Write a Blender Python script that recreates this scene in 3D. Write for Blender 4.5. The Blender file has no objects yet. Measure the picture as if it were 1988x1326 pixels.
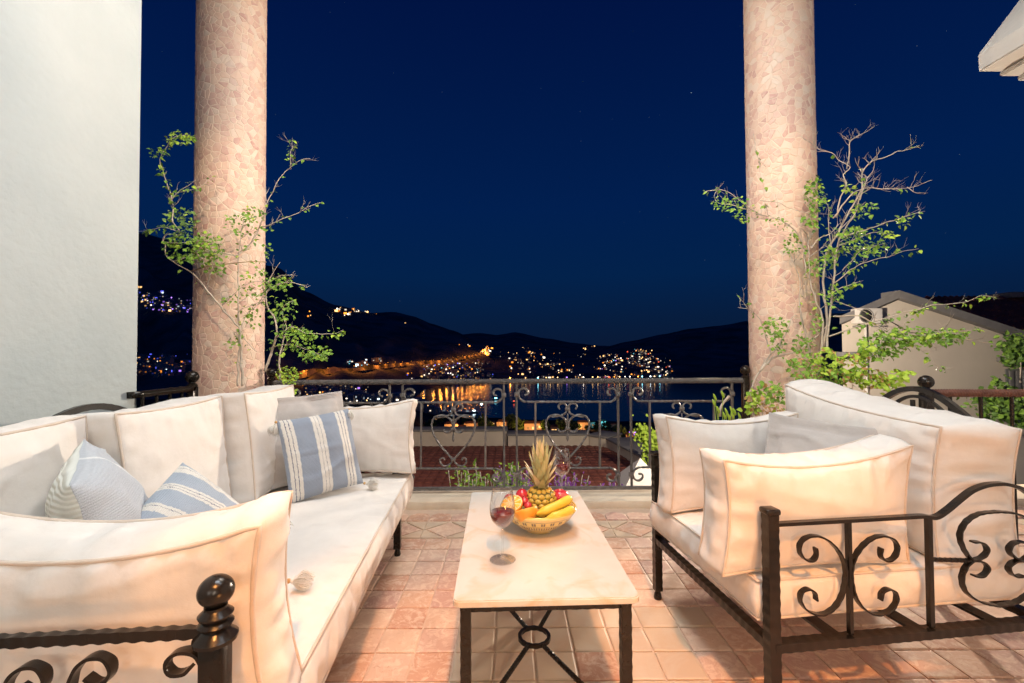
import bpy, bmesh, math, random
from mathutils import Vector, Matrix, noise
from mathutils.bvhtree import BVHTree
import numpy as np
random.seed(7)
R = math.radians
PI = math.pi
SC = bpy.context.scene
COL = SC.collection

# ------------------------------------------------------------------ camera
EYE = Vector((0, 0, 1.10))
PITCH, ROLL, FPX = R(1.30), R(0.30), 883.5        # focal length in photo pixels (1988 wide)
cam_d = bpy.data.cameras.new('camera')
cam = bpy.data.objects.new('camera', cam_d); COL.objects.link(cam)
cam_d.sensor_width = 36; cam_d.lens = 36 * FPX / 1988
cam_d.clip_start = 0.02; cam_d.clip_end = 20000
CAMROT = Matrix.Rotation(PI / 2 + PITCH, 3, 'X') @ Matrix.Rotation(-ROLL, 3, 'Z')
cam.matrix_world = Matrix.Translation(EYE) @ CAMROT.to_4x4()
SC.camera = cam

# ------------------------------------------------------------------ sky
world = bpy.data.worlds.new('World'); SC.world = world; world.use_nodes = True
wt = world.node_tree; wt.nodes.clear()
wo = wt.nodes.new('ShaderNodeOutputWorld'); wb = wt.nodes.new('ShaderNodeBackground')
wc = wt.nodes.new('ShaderNodeTexCoord'); ws = wt.nodes.new('ShaderNodeSeparateXYZ'); wr = wt.nodes.new('ShaderNodeValToRGB')
wt.links.new(wc.outputs['Generated'], ws.inputs[0]); wt.links.new(ws.outputs['Z'], wr.inputs[0])
wt.links.new(wr.outputs[0], wb.inputs[0]); wt.links.new(wb.outputs[0], wo.inputs[0])
e = wr.color_ramp.elements
e[0].position = 0.0; e[0].color = (0.0030, 0.0088, 0.031, 1)
e[1].position = 0.62; e[1].color = (0.0003, 0.0062, 0.050, 1)
for p, c in ((0.06, (0.0020, 0.0108, 0.041, 1)), (0.16, (0.0008, 0.0145, 0.064, 1)), (0.30, (0.0004, 0.0124, 0.070, 1))):
    k = e.new(p); k.color = c
wb.inputs[1].default_value = 1.0

SC.view_settings.view_transform = 'Standard'; SC.view_settings.look = 'None'
SC.view_settings.exposure = 0.14; SC.view_settings.gamma = 1.0
SC.view_settings.use_curve_mapping = False
SC.render.engine = 'CYCLES'
cy = SC.cycles
cy.use_denoising = True
try: cy.denoiser = 'OPENIMAGEDENOISE'
except Exception: pass
cy.max_bounces = 10; cy.transmission_bounces = 10; cy.transparent_max_bounces = 10
cy.diffuse_bounces = 4; cy.glossy_bounces = 4
cy.sample_clamp_indirect = 4.0; cy.caustics_reflective = False; cy.caustics_refractive = False
cy.blur_glossy = 0.5

def W(px, py, Y):
    """point of the place seen at photo pixel (px, py) on the vertical plane y = Y"""
    d = CAMROT @ Vector((px - 994, -(py - 663), -FPX))
    return EYE + d * (Y / d.y)
def G(px, py, z):
    """same, on the level z"""
    d = CAMROT @ Vector((px - 994, -(py - 663), -FPX))
    return EYE + d * ((z - EYE.z) / d.z)

# ------------------------------------------------------------------ tagging
def tag(o, label=None, cat=None, group=None, kind=None):
    if label: o['label'] = label
    if cat: o['category'] = cat
    if group: o['group'] = group
    if kind: o['kind'] = kind
    return o
def empty(name, loc=(0, 0, 0), rz=0, label=None, cat=None, group=None):
    o = bpy.data.objects.new(name, None); COL.objects.link(o)
    o.location = loc; o.rotation_euler = (0, 0, rz); o.empty_display_size = 0.05
    return tag(o, label, cat, group)
def copy_tree(o, parent=None):
    c = o.copy(); COL.objects.link(c); c.parent = parent
    for ch in [x for x in o.children]:
        copy_tree(ch, c)
    return c

# ------------------------------------------------------------------ mesh builder
class MB:
    def __init__(s): s.v = []; s.f = []; s.m = []; s.t = []; s.uv = None
    def add(s, vs, fs, mi=0, tint=0.0):
        n = len(s.v); s.v += [tuple(p) for p in vs]
        for f in fs:
            s.f.append(tuple(n + i for i in f)); s.m.append(mi); s.t.append(tint)
    def box(s, a, b, mi=0, tint=0.0, M=None):
        x0, y0, z0 = a; x1, y1, z1 = b
        vs = [Vector(p) for p in ((x0,y0,z0),(x1,y0,z0),(x1,y1,z0),(x0,y1,z0),(x0,y0,z1),(x1,y0,z1),(x1,y1,z1),(x0,y1,z1))]
        if M: vs = [M @ p for p in vs]
        s.add(vs, [(0,3,2,1),(4,5,6,7),(0,1,5,4),(1,2,6,5),(2,3,7,6),(3,0,4,7)], mi, tint)
    def bbox(s, a, b, bev=0.005, mi=0, M=None):
        """box with chamfered edges"""
        x0, y0, z0 = a; x1, y1, z1 = b; c = bev
        bm = bmesh.new()
        bmesh.ops.create_cube(bm, size=1.0)
        for v in bm.verts:
            v.co = Vector(((x0 + x1) / 2 + v.co.x * (x1 - x0), (y0 + y1) / 2 + v.co.y * (y1 - y0), (z0 + z1) / 2 + v.co.z * (z1 - z0)))
        bmesh.ops.bevel(bm, geom=list(bm.edges), offset=c, segments=2, affect='EDGES', profile=0.5)
        bm.verts.index_update()
        vs = [v.co.copy() for v in bm.verts]
        if M: vs = [M @ p for p in vs]
        fs = [tuple(v.index for v in f.verts) for f in bm.faces]
        bm.free(); s.add(vs, fs, mi)
    def lathe(s, prof, n=32, mi=0, M=None, closed=False):
        vs = []
        for r, z in prof:
            for k in range(n):
                a = 2 * PI * k / n; vs.append(Vector((r * math.cos(a), r * math.sin(a), z)))
        if M: vs = [M @ p for p in vs]
        fs = []
        m = len(prof)
        for i in range(m - 1):
            for k in range(n):
                k2 = (k + 1) % n
                fs.append((i*n+k, i*n+k2, (i+1)*n+k2, (i+1)*n+k))
        if closed:
            for k in range(n):
                k2 = (k + 1) % n
                fs.append(((m-1)*n+k, (m-1)*n+k2, k2, k))
        else:
            if prof[0][0] > 1e-6: fs.append(tuple(reversed(range(n))))
            if prof[-1][0] > 1e-6: fs.append(tuple((m-1)*n + k for k in range(n)))
        s.add(vs, fs, mi)
    def sweep(s, pts, w=0.01, t=None, sides=4, twist=0.0, normal=None, rmod=None, mi=0, closed=False, taper=None, tint=0.0):
        """bar along a polyline: rectangle w x t (or n-gon), optional twist (rad/m); 'normal' fixes the w axis"""
        t = t or w; pts = [Vector(p) for p in pts]; N = len(pts)
        if N < 2: return
        up = Vector(normal).normalized() if normal else None
        prev = None; vs = []; L = 0
        for i, p in enumerate(pts):
            if closed: tg = pts[(i + 1) % N] - pts[i - 1]
            else: tg = pts[min(i + 1, N - 1)] - pts[max(i - 1, 0)]
            if tg.length < 1e-9: tg = Vector((0, 0, 1))
            tg.normalize()
            if up is not None: a = (up - tg * up.dot(tg))
            elif prev is None:
                ref = Vector((0, 0, 1)) if abs(tg.z) < 0.9 else Vector((0, 1, 0)); a = ref - tg * ref.dot(tg)
            else: a = prev - tg * prev.dot(tg)
            if a.length < 1e-6: a = tg.orthogonal()
            a.normalize(); prev = a; b = tg.cross(a)
            if i: L += (p - pts[i - 1]).length
            ang = twist * L
            ca, sa = math.cos(ang), math.sin(ang)
            A = a * ca + b * sa; B = b * ca - a * sa
            k = (rmod(L) if rmod else 1.0) * (taper(i / (N - 1)) if taper else 1.0)
            for j in range(sides):
                if sides == 4:
                    x, y = ((1, 1), (-1, 1), (-1, -1), (1, -1))[j]
                    vs.append(p + A * (x * w / 2 * k) + B * (y * t / 2 * k))
                else:
                    q = 2 * PI * j / sides
                    vs.append(p + A * (math.cos(q) * w / 2 * k) + B * (math.sin(q) * t / 2 * k))
        fs = []
        rng = N if closed else N - 1
        for i in range(rng):
            i2 = (i + 1) % N
            for j in range(sides):
                j2 = (j + 1) % sides
                fs.append((i*sides+j, i*sides+j2, i2*sides+j2, i2*sides+j))
        if not closed:
            fs.append(tuple(reversed(range(sides)))); fs.append(tuple((N-1)*sides + j for j in range(sides)))
        s.add(vs, fs, mi, tint)
    def mesh(s, name, mats, smooth=True, angle=None):
        me = bpy.data.meshes.new(name)
        me.from_pydata([tuple(p) for p in s.v], [], s.f)
        for m in (mats if isinstance(mats, (list, tuple)) else [mats]): me.materials.append(m)
        me.polygons.foreach_set('material_index', s.m)
        if any(s.t):
            at = me.attributes.new('tint', 'FLOAT', 'FACE'); at.data.foreach_set('value', s.t)
        if s.uv:
            ul = me.uv_layers.new(name='UVMap')
            for l in me.loops: ul.data[l.index].uv = s.uv[l.vertex_index]
        me.update()
        if smooth:
            me.polygons.foreach_set('use_smooth', [True] * len(me.polygons))
            if angle: me.set_sharp_from_angle(angle=R(angle))
        return me
    def build(s, name, mats, parent=None, smooth=True, angle=None, loc=None, M=None):
        o = bpy.data.objects.new(name, s.mesh(name, mats, smooth, angle)); COL.objects.link(o)
        if parent: o.parent = parent
        if loc is not None: o.location = loc
        if M is not None: o.matrix_local = M
        return o
def inst(name, me, parent=None, M=None, loc=None):
    o = bpy.data.objects.new(name, me); COL.objects.link(o)
    if parent: o.parent = parent
    if M is not None: o.matrix_local = M
    if loc is not None: o.location = loc
    return o

def catmull(P, step=0.006, closed=False):
    P = [Vector(p) for p in P]; out = []; n = len(P)
    rng = n if closed else n - 1
    for i in range(rng):
        p1, p2 = P[i], P[(i + 1) % n]
        p0 = P[i - 1] if (i > 0 or closed) else p1 * 2 - p2
        p3 = P[(i + 2) % n] if (i + 2 < n or closed) else p2 * 2 - p1
        m = max(2, int((p2 - p1).length / step))
        for k in range(m):
            t = k / m
            out.append(0.5 * ((2 * p1) + (p2 - p0) * t + (2*p0 - 5*p1 + 4*p2 - p3) * t*t + (3*p1 - p0 - 3*p2 + p3) * t*t*t))
    if not closed: out.append(P[-1])
    return out
def line(a, b, step=0.006):
    a = Vector(a); b = Vector(b); n = max(2, int((b - a).length / step)); return [a.lerp(b, i / n) for i in range(n + 1)]

# ------------------------------------------------------------------ materials
def mat(name, c1=(.5,.5,.5), c2=None, scale=5.0, rough=0.6, metal=0.0, bump=0.0, bscale=60.0, detail=6.0, spec=0.5,
        coat=0.0, sheen=0.0, ramp=(0.35, 0.65), coords='Object', bdist=0.002, sss=0.0):
    m = bpy.data.materials.new(name); m.use_nodes = True; nt = m.node_tree; N = nt.nodes; L = nt.links
    b = N['Principled BSDF']; b.inputs['Roughness'].default_value = rough; b.inputs['Metallic'].default_value = metal
    b.inputs['Specular IOR Level'].default_value = spec; b.inputs['Coat Weight'].default_value = coat
    b.inputs['Sheen Weight'].default_value = sheen
    if sss: b.inputs['Subsurface Weight'].default_value = sss; b.inputs['Subsurface Radius'].default_value = (.02,.01,.005)
    tc = N.new('ShaderNodeTexCoord'); b.inputs['Base Color'].default_value = (*c1, 1)
    if c2:
        nz = N.new('ShaderNodeTexNoise'); nz.inputs['Scale'].default_value = scale; nz.inputs['Detail'].default_value = detail
        nz.inputs['Roughness'].default_value = 0.6
        L.new(tc.outputs[coords], nz.inputs['Vector'])
        r = N.new('ShaderNodeValToRGB'); r.color_ramp.elements[0].position = ramp[0]; r.color_ramp.elements[1].position = ramp[1]
        r.color_ramp.elements[0].color = (*c1, 1); r.color_ramp.elements[1].color = (*c2, 1)
        L.new(nz.outputs['Fac'], r.inputs[0]); L.new(r.outputs[0], b.inputs['Base Color'])
    if bump:
        n2 = N.new('ShaderNodeTexNoise'); n2.inputs['Scale'].default_value = bscale; n2.inputs['Detail'].default_value = 5
        L.new(tc.outputs[coords], n2.inputs['Vector'])
        bp = N.new('ShaderNodeBump'); bp.inputs['Strength'].default_value = bump; bp.inputs['Distance'].default_value = bdist
        L.new(n2.outputs['Fac'], bp.inputs['Height']); L.new(bp.outputs[0], b.inputs['Normal'])
    return m
def emit(name, col, s, sample=False):
    m = bpy.data.materials.new(name); m.use_nodes = True; nt = m.node_tree
    b = nt.nodes['Principled BSDF']; b.inputs['Base Color'].default_value = (0.02, 0.02, 0.02, 1)
    b.inputs['Emission Color'].default_value = (*col, 1); b.inputs['Emission Strength'].default_value = s
    m.cycles.emission_sampling = 'AUTO' if sample else 'NONE'
    return m
def fabric(name, c1, c2, wave=900.0, bump=0.25, sheen=0.25, crease=0.55):
    m = mat(name, c1, c2, scale=9, rough=0.9, sheen=sheen, spec=0.2, ramp=(0.3, 0.75))
    nt = m.node_tree; N = nt.nodes; L = nt.links; b = N['Principled BSDF']
    tc = N['Texture Coordinate']
    heights = []
    for d in ('X', 'Y', 'Z'):
        w = N.new('ShaderNodeTexWave'); w.bands_direction = d; w.inputs['Scale'].default_value = wave / 6.28; w.inputs['Distortion'].default_value = 0.6
        w.inputs['Detail'].default_value = 1.0
        L.new(tc.outputs['Object'], w.inputs['Vector']); heights.append(w)
    a = N.new('ShaderNodeMath'); a.operation = 'ADD'; L.new(heights[0].outputs['Fac'], a.inputs[0]); L.new(heights[1].outputs['Fac'], a.inputs[1])
    a2 = N.new('ShaderNodeMath'); a2.operation = 'ADD'; L.new(a.outputs[0], a2.inputs[0]); L.new(heights[2].outputs['Fac'], a2.inputs[1])
    n2 = N.new('ShaderNodeTexNoise'); n2.inputs['Scale'].default_value = 28; n2.inputs['Detail'].default_value = 5
    L.new(tc.outputs['Object'], n2.inputs['Vector'])
    b1 = N.new('ShaderNodeBump'); b1.inputs['Strength'].default_value = bump; b1.inputs['Distance'].default_value = 0.0004
    L.new(a2.outputs[0], b1.inputs['Height'])
    rg = N.new('ShaderNodeTexNoise'); rg.noise_type = 'RIDGED_MULTIFRACTAL'; rg.inputs['Scale'].default_value = 3.2; rg.inputs['Detail'].default_value = 2.5; rg.inputs['Roughness'].default_value = .55; rg.inputs['Distortion'].default_value = .9
    mpg = N.new('ShaderNodeMapping'); mpg.inputs['Scale'].default_value = (1.0, 2.1, 1.4); L.new(tc.outputs['Object'], mpg.inputs[0]); L.new(mpg.outputs[0], rg.inputs['Vector'])
    b3 = N.new('ShaderNodeBump'); b3.inputs['Strength'].default_value = crease; b3.inputs['Distance'].default_value = 0.013; L.new(rg.outputs['Fac'], b3.inputs['Height']); L.new(b1.outputs[0], b3.inputs['Normal'])
    b2 = N.new('ShaderNodeBump'); b2.inputs['Strength'].default_value = 0.30; b2.inputs['Distance'].default_value = 0.006
    L.new(n2.outputs['Fac'], b2.inputs['Height']); L.new(b3.outputs[0], b2.inputs['Normal']); L.new(b2.outputs[0], b.inputs['Normal'])
    return m
M = {}
M['cushion'] = fabric('cushion_cloth', (0.70, 0.655, 0.61), (0.77, 0.73, 0.69), wave=2600, bump=0.15)
M['piping'] = mat('piping_cloth', (0.66, 0.56, 0.47), (0.60, 0.50, 0.42), scale=40, rough=0.9, sheen=0.2)
M['linen'] = fabric('linen_cloth', (0.42, 0.38, 0.36), (0.52, 0.48, 0.455), wave=1500, bump=0.5)
M['iron'] = mat('wrought_iron', (0.007, 0.006, 0.005), (0.018, 0.012, 0.008), scale=14, rough=0.24, spec=0.35, bump=0.3, bscale=60, coat=0.0, bdist=0.003)
M['rail_iron'] = mat('railing_iron', (0.085, 0.080, 0.080), (0.15, 0.14, 0.135), scale=30, rough=0.42, spec=0.6, bump=0.5, bscale=120, bdist=0.002)
M['plaster'] = mat('white_plaster', (0.42, 0.485, 0.51), (0.48, 0.545, 0.565), scale=1.4, rough=0.85, bump=0.6, bscale=34, bdist=0.006, coords='Object')
M['house_plaster'] = mat('house_plaster', (0.60, 0.585, 0.55), (0.68, 0.66, 0.62), scale=1.3, rough=0.9, bump=0.4, bscale=30, bdist=0.01)
M['grout'] = mat('cream_grout', (0.60, 0.44, 0.33), (0.66, 0.50, 0.38), scale=20, rough=0.9, bump=0.5, bscale=150, bdist=0.002)
M['marble_curb'] = mat('curb_marble', (0.76, 0.66, 0.52), (0.62, 0.50, 0.37), scale=6, rough=0.45, bump=0.2, bscale=40, ramp=(0.42, 0.75))
M['leaf'] = mat('vine_leaf', (0.13, 0.28, 0.03), (0.24, 0.40, 0.07), scale=14, rough=0.62, spec=0.25)
M['leaf_young'] = mat('young_leaf', (0.28, 0.46, 0.04), (0.40, 0.54, 0.08), scale=14, rough=0.62, spec=0.25)
M['leaf_dark'] = mat('dark_leaf', (0.09, 0.19, 0.045), (0.15, 0.26, 0.06), scale=14, rough=0.5, spec=0.4)
M['bark'] = mat('vine_bark', (0.46, 0.39, 0.32), (0.60, 0.54, 0.47), scale=30, rough=0.85, bump=0.6, bscale=90, bdist=0.003)
M['dead_leaf'] = mat('dry_leaf', (0.42, 0.22, 0.08), (0.50, 0.32, 0.14), scale=20, rough=0.7)
M['purple'] = mat('purple_flower', (0.24, 0.05, 0.36), (0.36, 0.12, 0.50), scale=20, rough=0.6)

def stone_mat(name, stops, vein=0.5, scale=7, rough=0.5, vcol=(0.75, 0.62, 0.52), bump=0.25, dark=None):
    """stone whose hue comes from a per-piece random number, with clouding and veins over it"""
    m = bpy.data.materials.new(name); m.use_nodes = True; nt = m.node_tree; N = nt.nodes; L = nt.links
    b = N['Principled BSDF']; b.inputs['Roughness'].default_value = rough
    oi = N.new('ShaderNodeObjectInfo'); at = N.new('ShaderNodeAttribute'); at.attribute_name = 'tint'
    ad = N.new('ShaderNodeMath'); ad.operation = 'ADD'; L.new(oi.outputs['Random'], ad.inputs[0]); L.new(at.outputs['Fac'], ad.inputs[1])
    fr = N.new('ShaderNodeMath'); fr.operation = 'FRACT'; L.new(ad.outputs[0], fr.inputs[0])
    cr = N.new('ShaderNodeValToRGB'); cr.color_ramp.interpolation = 'LINEAR'
    els = cr.color_ramp.elements
    els[0].position = stops[0][0]; els[0].color = (*stops[0][1], 1); els[1].position = stops[-1][0]; els[1].color = (*stops[-1][1], 1)
    for p, c in stops[1:-1]: k = els.new(p); k.color = (*c, 1)
    L.new(fr.outputs[0], cr.inputs[0])
    geo = N.new('ShaderNodeNewGeometry')
    sc = N.new('ShaderNodeVectorMath'); sc.operation = 'ADD'; L.new(geo.outputs['Position'], sc.inputs[0])
    cmb = N.new('ShaderNodeCombineXYZ')
    mu = N.new('ShaderNodeMath'); mu.operation = 'MULTIPLY'; mu.inputs[1].default_value = 17.0; L.new(fr.outputs[0], mu.inputs[0])
    L.new(mu.outputs[0], cmb.inputs[2]); L.new(cmb.outputs[0], sc.inputs[1])
    nz = N.new('ShaderNodeTexNoise'); nz.inputs['Scale'].default_value = scale; nz.inputs['Detail'].default_value = 8; nz.inputs['Roughness'].default_value = 0.7
    nz.inputs['Distortion'].default_value = 1.2
    L.new(sc.outputs[0], nz.inputs['Vector'])
    r1 = N.new('ShaderNodeValToRGB'); r1.color_ramp.elements[0].position = 0.47; r1.color_ramp.elements[1].position = 0.60
    r1.color_ramp.elements[0].color = (0, 0, 0, 1); r1.color_ramp.elements[1].color = (1, 1, 1, 1)
    L.new(nz.outputs['Fac'], r1.inputs[0])
    mm = N.new('ShaderNodeMath'); mm.operation = 'MULTIPLY'; mm.inputs[1].default_value = vein; L.new(r1.outputs[0], mm.inputs[0])
    mx = N.new('ShaderNodeMix'); mx.data_type = 'RGBA'; L.new(mm.outputs[0], mx.inputs[0]); L.new(cr.outputs[0], mx.inputs[6]); mx.inputs[7].default_value = (*vcol, 1)
    last = mx.outputs[2]
    if dark:
        nd = N.new('ShaderNodeTexNoise'); nd.inputs['Scale'].default_value = scale*1.7; nd.inputs['Detail'].default_value = 9; nd.inputs['Roughness'].default_value = 0.75; nd.inputs['Distortion'].default_value = 2.2
        of = N.new('ShaderNodeVectorMath'); of.operation = 'ADD'; of.inputs[1].default_value = (9, 4, 2); L.new(sc.outputs[0], of.inputs[0]); L.new(of.outputs[0], nd.inputs['Vector'])
        rd = N.new('ShaderNodeValToRGB'); rd.color_ramp.elements[0].position = .56; rd.color_ramp.elements[1].position = .68; rd.color_ramp.elements[0].color = (0, 0, 0, 1); rd.color_ramp.elements[1].color = (.6, .6, .6, 1)
        L.new(nd.outputs['Fac'], rd.inputs[0]); m3 = N.new('ShaderNodeMix'); m3.data_type = 'RGBA'; L.new(rd.outputs[0], m3.inputs[0]); L.new(last, m3.inputs[6]); m3.inputs[7].default_value = (*dark, 1); last = m3.outputs[2]
    L.new(last, b.inputs['Base Color'])
    bp = N.new('ShaderNodeBump'); bp.inputs['Strength'].default_value = bump; bp.inputs['Distance'].default_value = 0.003
    L.new(nz.outputs['Fac'], bp.inputs['Height']); L.new(bp.outputs[0], b.inputs['Normal'])
    return m
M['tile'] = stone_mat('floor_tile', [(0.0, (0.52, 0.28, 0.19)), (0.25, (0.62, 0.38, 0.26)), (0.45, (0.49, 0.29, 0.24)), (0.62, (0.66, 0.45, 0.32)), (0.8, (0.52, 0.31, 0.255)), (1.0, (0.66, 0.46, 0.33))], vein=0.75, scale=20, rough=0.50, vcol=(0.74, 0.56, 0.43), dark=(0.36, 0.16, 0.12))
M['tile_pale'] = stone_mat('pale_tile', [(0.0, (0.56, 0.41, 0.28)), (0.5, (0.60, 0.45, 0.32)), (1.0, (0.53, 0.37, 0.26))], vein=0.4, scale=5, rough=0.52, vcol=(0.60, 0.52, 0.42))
M['mosaic'] = stone_mat('broken_marble', [(0.0, (0.76, 0.57, 0.45)), (0.35, (0.74, 0.53, 0.42)), (0.50, (0.64, 0.41, 0.34)), (0.66, (0.73, 0.52, 0.43)), (0.78, (0.57, 0.34, 0.29)), (0.84, (0.77, 0.65, 0.55)), (1.0, (0.74, 0.58, 0.47))], vein=0.55, scale=14, rough=0.55, vcol=(0.77, 0.62, 0.51))
M['mortar'] = mat('cream_mortar', (0.78, 0.64, 0.52), (0.84, 0.72, 0.60), scale=12, rough=0.9, bump=0.6, bscale=90, bdist=0.004)

# ------------------------------------------------------------------ lamps of the house (unseen, behind or above the photographer; the column spots are added)
def kelvin(k):
    return {2200: (1.0, 0.42, 0.12), 2700: (1.0, 0.58, 0.28), 3900: (1.0, 0.82, 0.64), 3200: (1.0, 0.72, 0.47), 4500: (1.0, 0.90, 0.80), 6500: (0.84, 0.92, 1.0)}[k]
def lamp(name, loc, kind, power, k, size=0.1, aim=None, spot=None, blend=0.6):
    d = bpy.data.lights.new(name, kind); d.energy = power; d.color = kelvin(k)
    if kind == 'AREA': d.shape = 'DISK'; d.size = size
    else: d.shadow_soft_size = size
    if kind == 'SPOT': d.spot_size = R(spot); d.spot_blend = blend
    o = bpy.data.objects.new(name, d); COL.objects.link(o); o.location = loc
    if aim is not None: o.rotation_euler = (Vector(aim) - Vector(loc)).to_track_quat('-Z', 'Y').to_euler()
    return o
LAMPS = [
    # name, location, power, kelvin, source radius
    ('lantern', (1.25, -3.25, 2.30), 145, 3900, 0.40),
    ('lantern', (-0.95, -3.25, 2.30), 62, 4500, 0.40),
]
DOWN = [((-0.1, 0.9, 4.10), 50, 6500), ((1.0, 0.6, 4.10), 18, 6500), ((0.1, 2.5, 4.10), 56, 4500)]
# ------------------------------------------------------------------ terrace floor
TILE = 0.145
def tile_mesh(seed, sx, sy, mname):
    rr = random.Random(seed); bm = MB()
    hx, hy = sx / 2 - 0.0028, sy / 2 - 0.0028; b = 0.004
    ring = []
    for (x, y) in ((-1,-1),(0,-1),(1,-1),(1,0),(1,1),(0,1),(-1,1),(-1,0)):
        j = 0.0018
        ring.append((x*hx + rr.uniform(-j, j), y*hy + rr.uniform(-j, j)))
    vs = [(x, y, -0.004) for x, y in ring] + [(x, y, 0.004 + rr.uniform(-.0006,.0006)) for x, y in ring]
    vs += [(x*(1-b/hx*1.3), y*(1-b/hy*1.3), 0.0062 + rr.uniform(-.0005,.0005)) for x, y in ring]
    fs = []
    for i in range(8):
        k = (i+1) % 8
        fs += [(i, k, 8+k, 8+i), (8+i, 8+k, 16+k, 16+i)]
    fs.append(tuple(range(16, 24)))
    bm.add(vs, fs)
    return bm
g = MB(); g.box((-3.6, -3.8, -0.25), (4.6, 3.22, 0.0))
floor = g.build('terrace_floor', M['grout'], smooth=False); tag(floor, 'cream grouted terrace floor carrying small tumbled stone tiles', kind='structure')
tile_pos = []
y0 = 2.70
nx = int(8.2 / TILE); ny = int(6.2 / TILE)
for j in range(ny):
    yy = y0 - (j + 0.5) * TILE
    off = 0.03
    for i in range(nx):
        xx = -3.58 + off + (i + 0.5) * TILE
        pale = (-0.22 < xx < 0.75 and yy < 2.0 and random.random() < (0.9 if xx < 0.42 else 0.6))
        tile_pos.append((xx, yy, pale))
def vis(x, y):
    if y < 0.9: return -1
    px = 994 + FPX * x / y; py = 683 + FPX * 1.1 / y
    if not (-20 < px < 2010 and py < 1350): return -1
    if px < 600 and py < 1400 and px < 809 - 0.508 * (py - 948) - 60: return -1
    return 1.0 / (y * y)
order = sorted(tile_pos, key=lambda t: -vis(t[0], t[1]))
seen = [t for t in order if vis(t[0], t[1]) > 0]
single = set((t[0], t[1]) for t in seen[:288])
TM = [tile_mesh(s, TILE, TILE, '').mesh('tile', M['tile'], smooth=False) for s in range(7)]
TP = [tile_mesh(s + 20, TILE, TILE, '').mesh('tile', M['tile_pale'], smooth=False) for s in range(4)]
rest = MB(); restp = MB()
for (x, y, pale) in tile_pos:
    if (x, y) in single:
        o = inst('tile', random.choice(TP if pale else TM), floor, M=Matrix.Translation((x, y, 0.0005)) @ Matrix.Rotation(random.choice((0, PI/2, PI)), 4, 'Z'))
    else:
        mb = tile_mesh(random.randrange(999), TILE, TILE, '')
        tint = random.random() * 0.999 + 0.0005
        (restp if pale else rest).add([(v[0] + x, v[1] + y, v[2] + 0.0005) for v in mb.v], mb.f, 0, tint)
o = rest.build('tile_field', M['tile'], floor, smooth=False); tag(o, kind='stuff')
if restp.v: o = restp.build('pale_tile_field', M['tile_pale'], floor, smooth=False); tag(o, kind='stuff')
# border band by the kerb: long slabs with diamonds, then a scalloped row
def poly_slab(P, h=0.0062, b=0.004):
    mb = MB(); n = len(P); cx = sum(p[0] for p in P)/n; cyy = sum(p[1] for p in P)/n
    vs = [(x, y, -0.004) for x, y in P] + [(x, y, h - 0.002) for x, y in P]
    ins = []
    for x, y in P:
        d = math.hypot(cx-x, cyy-y); k = min(0.5, b/d*1.3); ins.append((x + (cx-x)*k, y + (cyy-y)*k, h))
    vs += ins; fs = []
    for i in range(n):
        k = (i+1) % n; fs += [(i, k, n+k, n+i), (n+i, n+k, 2*n+k, 2*n+i)]
    fs.append(tuple(range(2*n, 3*n)))
    mb.add(vs, fs); return mb
DW = 0.29; yb0, yb1 = 2.705, 2.965
dia = poly_slab([(0, -0.115), (0.125, 0), (0, 0.115), (-0.125, 0)]).mesh('diamond_tile', M['tile'], smooth=False)
tri = poly_slab([(-0.012, -0.122), (-0.135, -0.008), (-0.145 , -0.008), (-0.145, -0.122)])
def bgap(s1, s2): 
    P = [(s1*0.012, s2*0.122), (s1*0.135, s2*0.006), (s1*0.1435, s2*0.006), (s1*0.1435, s2*0.122)]
    if s1*s2 < 0: P = P[::-1]
    return poly_slab(P).mesh('corner_tile', M['tile_pale'], smooth=False)
cor = [bgap(a, b) for a in (-1, 1) for b in (-1, 1)]
scal = poly_slab([(-0.069, 0)] + [(0.069*math.cos(PI*(1 - k/9)) , 0.085 + 0.06*math.sin(PI*k/9)) for k in range(10)] + [(0.069, 0)][::1])
P = [(-0.069, 0.0), (0.069, 0.0)] + [(0.069*math.cos(PI*k/9), 0.075 + 0.065*math.sin(PI*k/9)) for k in range(10)]
scal = poly_slab(P).mesh('scallop_tile', M['tile'], smooth=False)
for i in range(28):
    cx = -3.45 + (i + .5) * DW
    if cx > 4.4: break
    inst('diamond_tile', dia, floor, M=Matrix.Translation((cx, (yb0+yb1)/2, 0.001)))
    for c in cor: inst('corner_tile', c, floor, M=Matrix.Translation((cx, (yb0+yb1)/2, 0.001)))
for i in range(56):
    cx = -3.45 + (i + .5) * TILE
    if cx > 4.5: break
    inst('scallop_tile', scal, floor, M=Matrix.Translation((cx, 2.985, 0.001)))
# marble kerb under the railing
kerb = empty('terrace_kerb', (0, 3.22, 0)); tag(kerb, 'worn cream marble kerb running under the iron railing', 'kerb')
xk = -3.6; segs = [1.35, 1.22, 1.41, 1.30, 1.38, 1.55]
for w in segs:
    k = MB(); k.bbox((xk + .0015, -0.012, -0.02), (xk + w - .0015, 0.34, 0.055), 0.012)
    k.build('kerb_stone', M['marble_curb'], kerb, angle=40); xk += w
u = MB(); u.box((-3.6, 3.225, -3.2), (4.6, 3.53, -0.021)); u.box((-3.6, -3.8, -3.2), (4.6, 3.224, -0.251))
o = u.build('retaining_wall', M['house_plaster'], smooth=False); tag(o, 'pale retaining wall holding up the terrace below the railing', 'wall')

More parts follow.
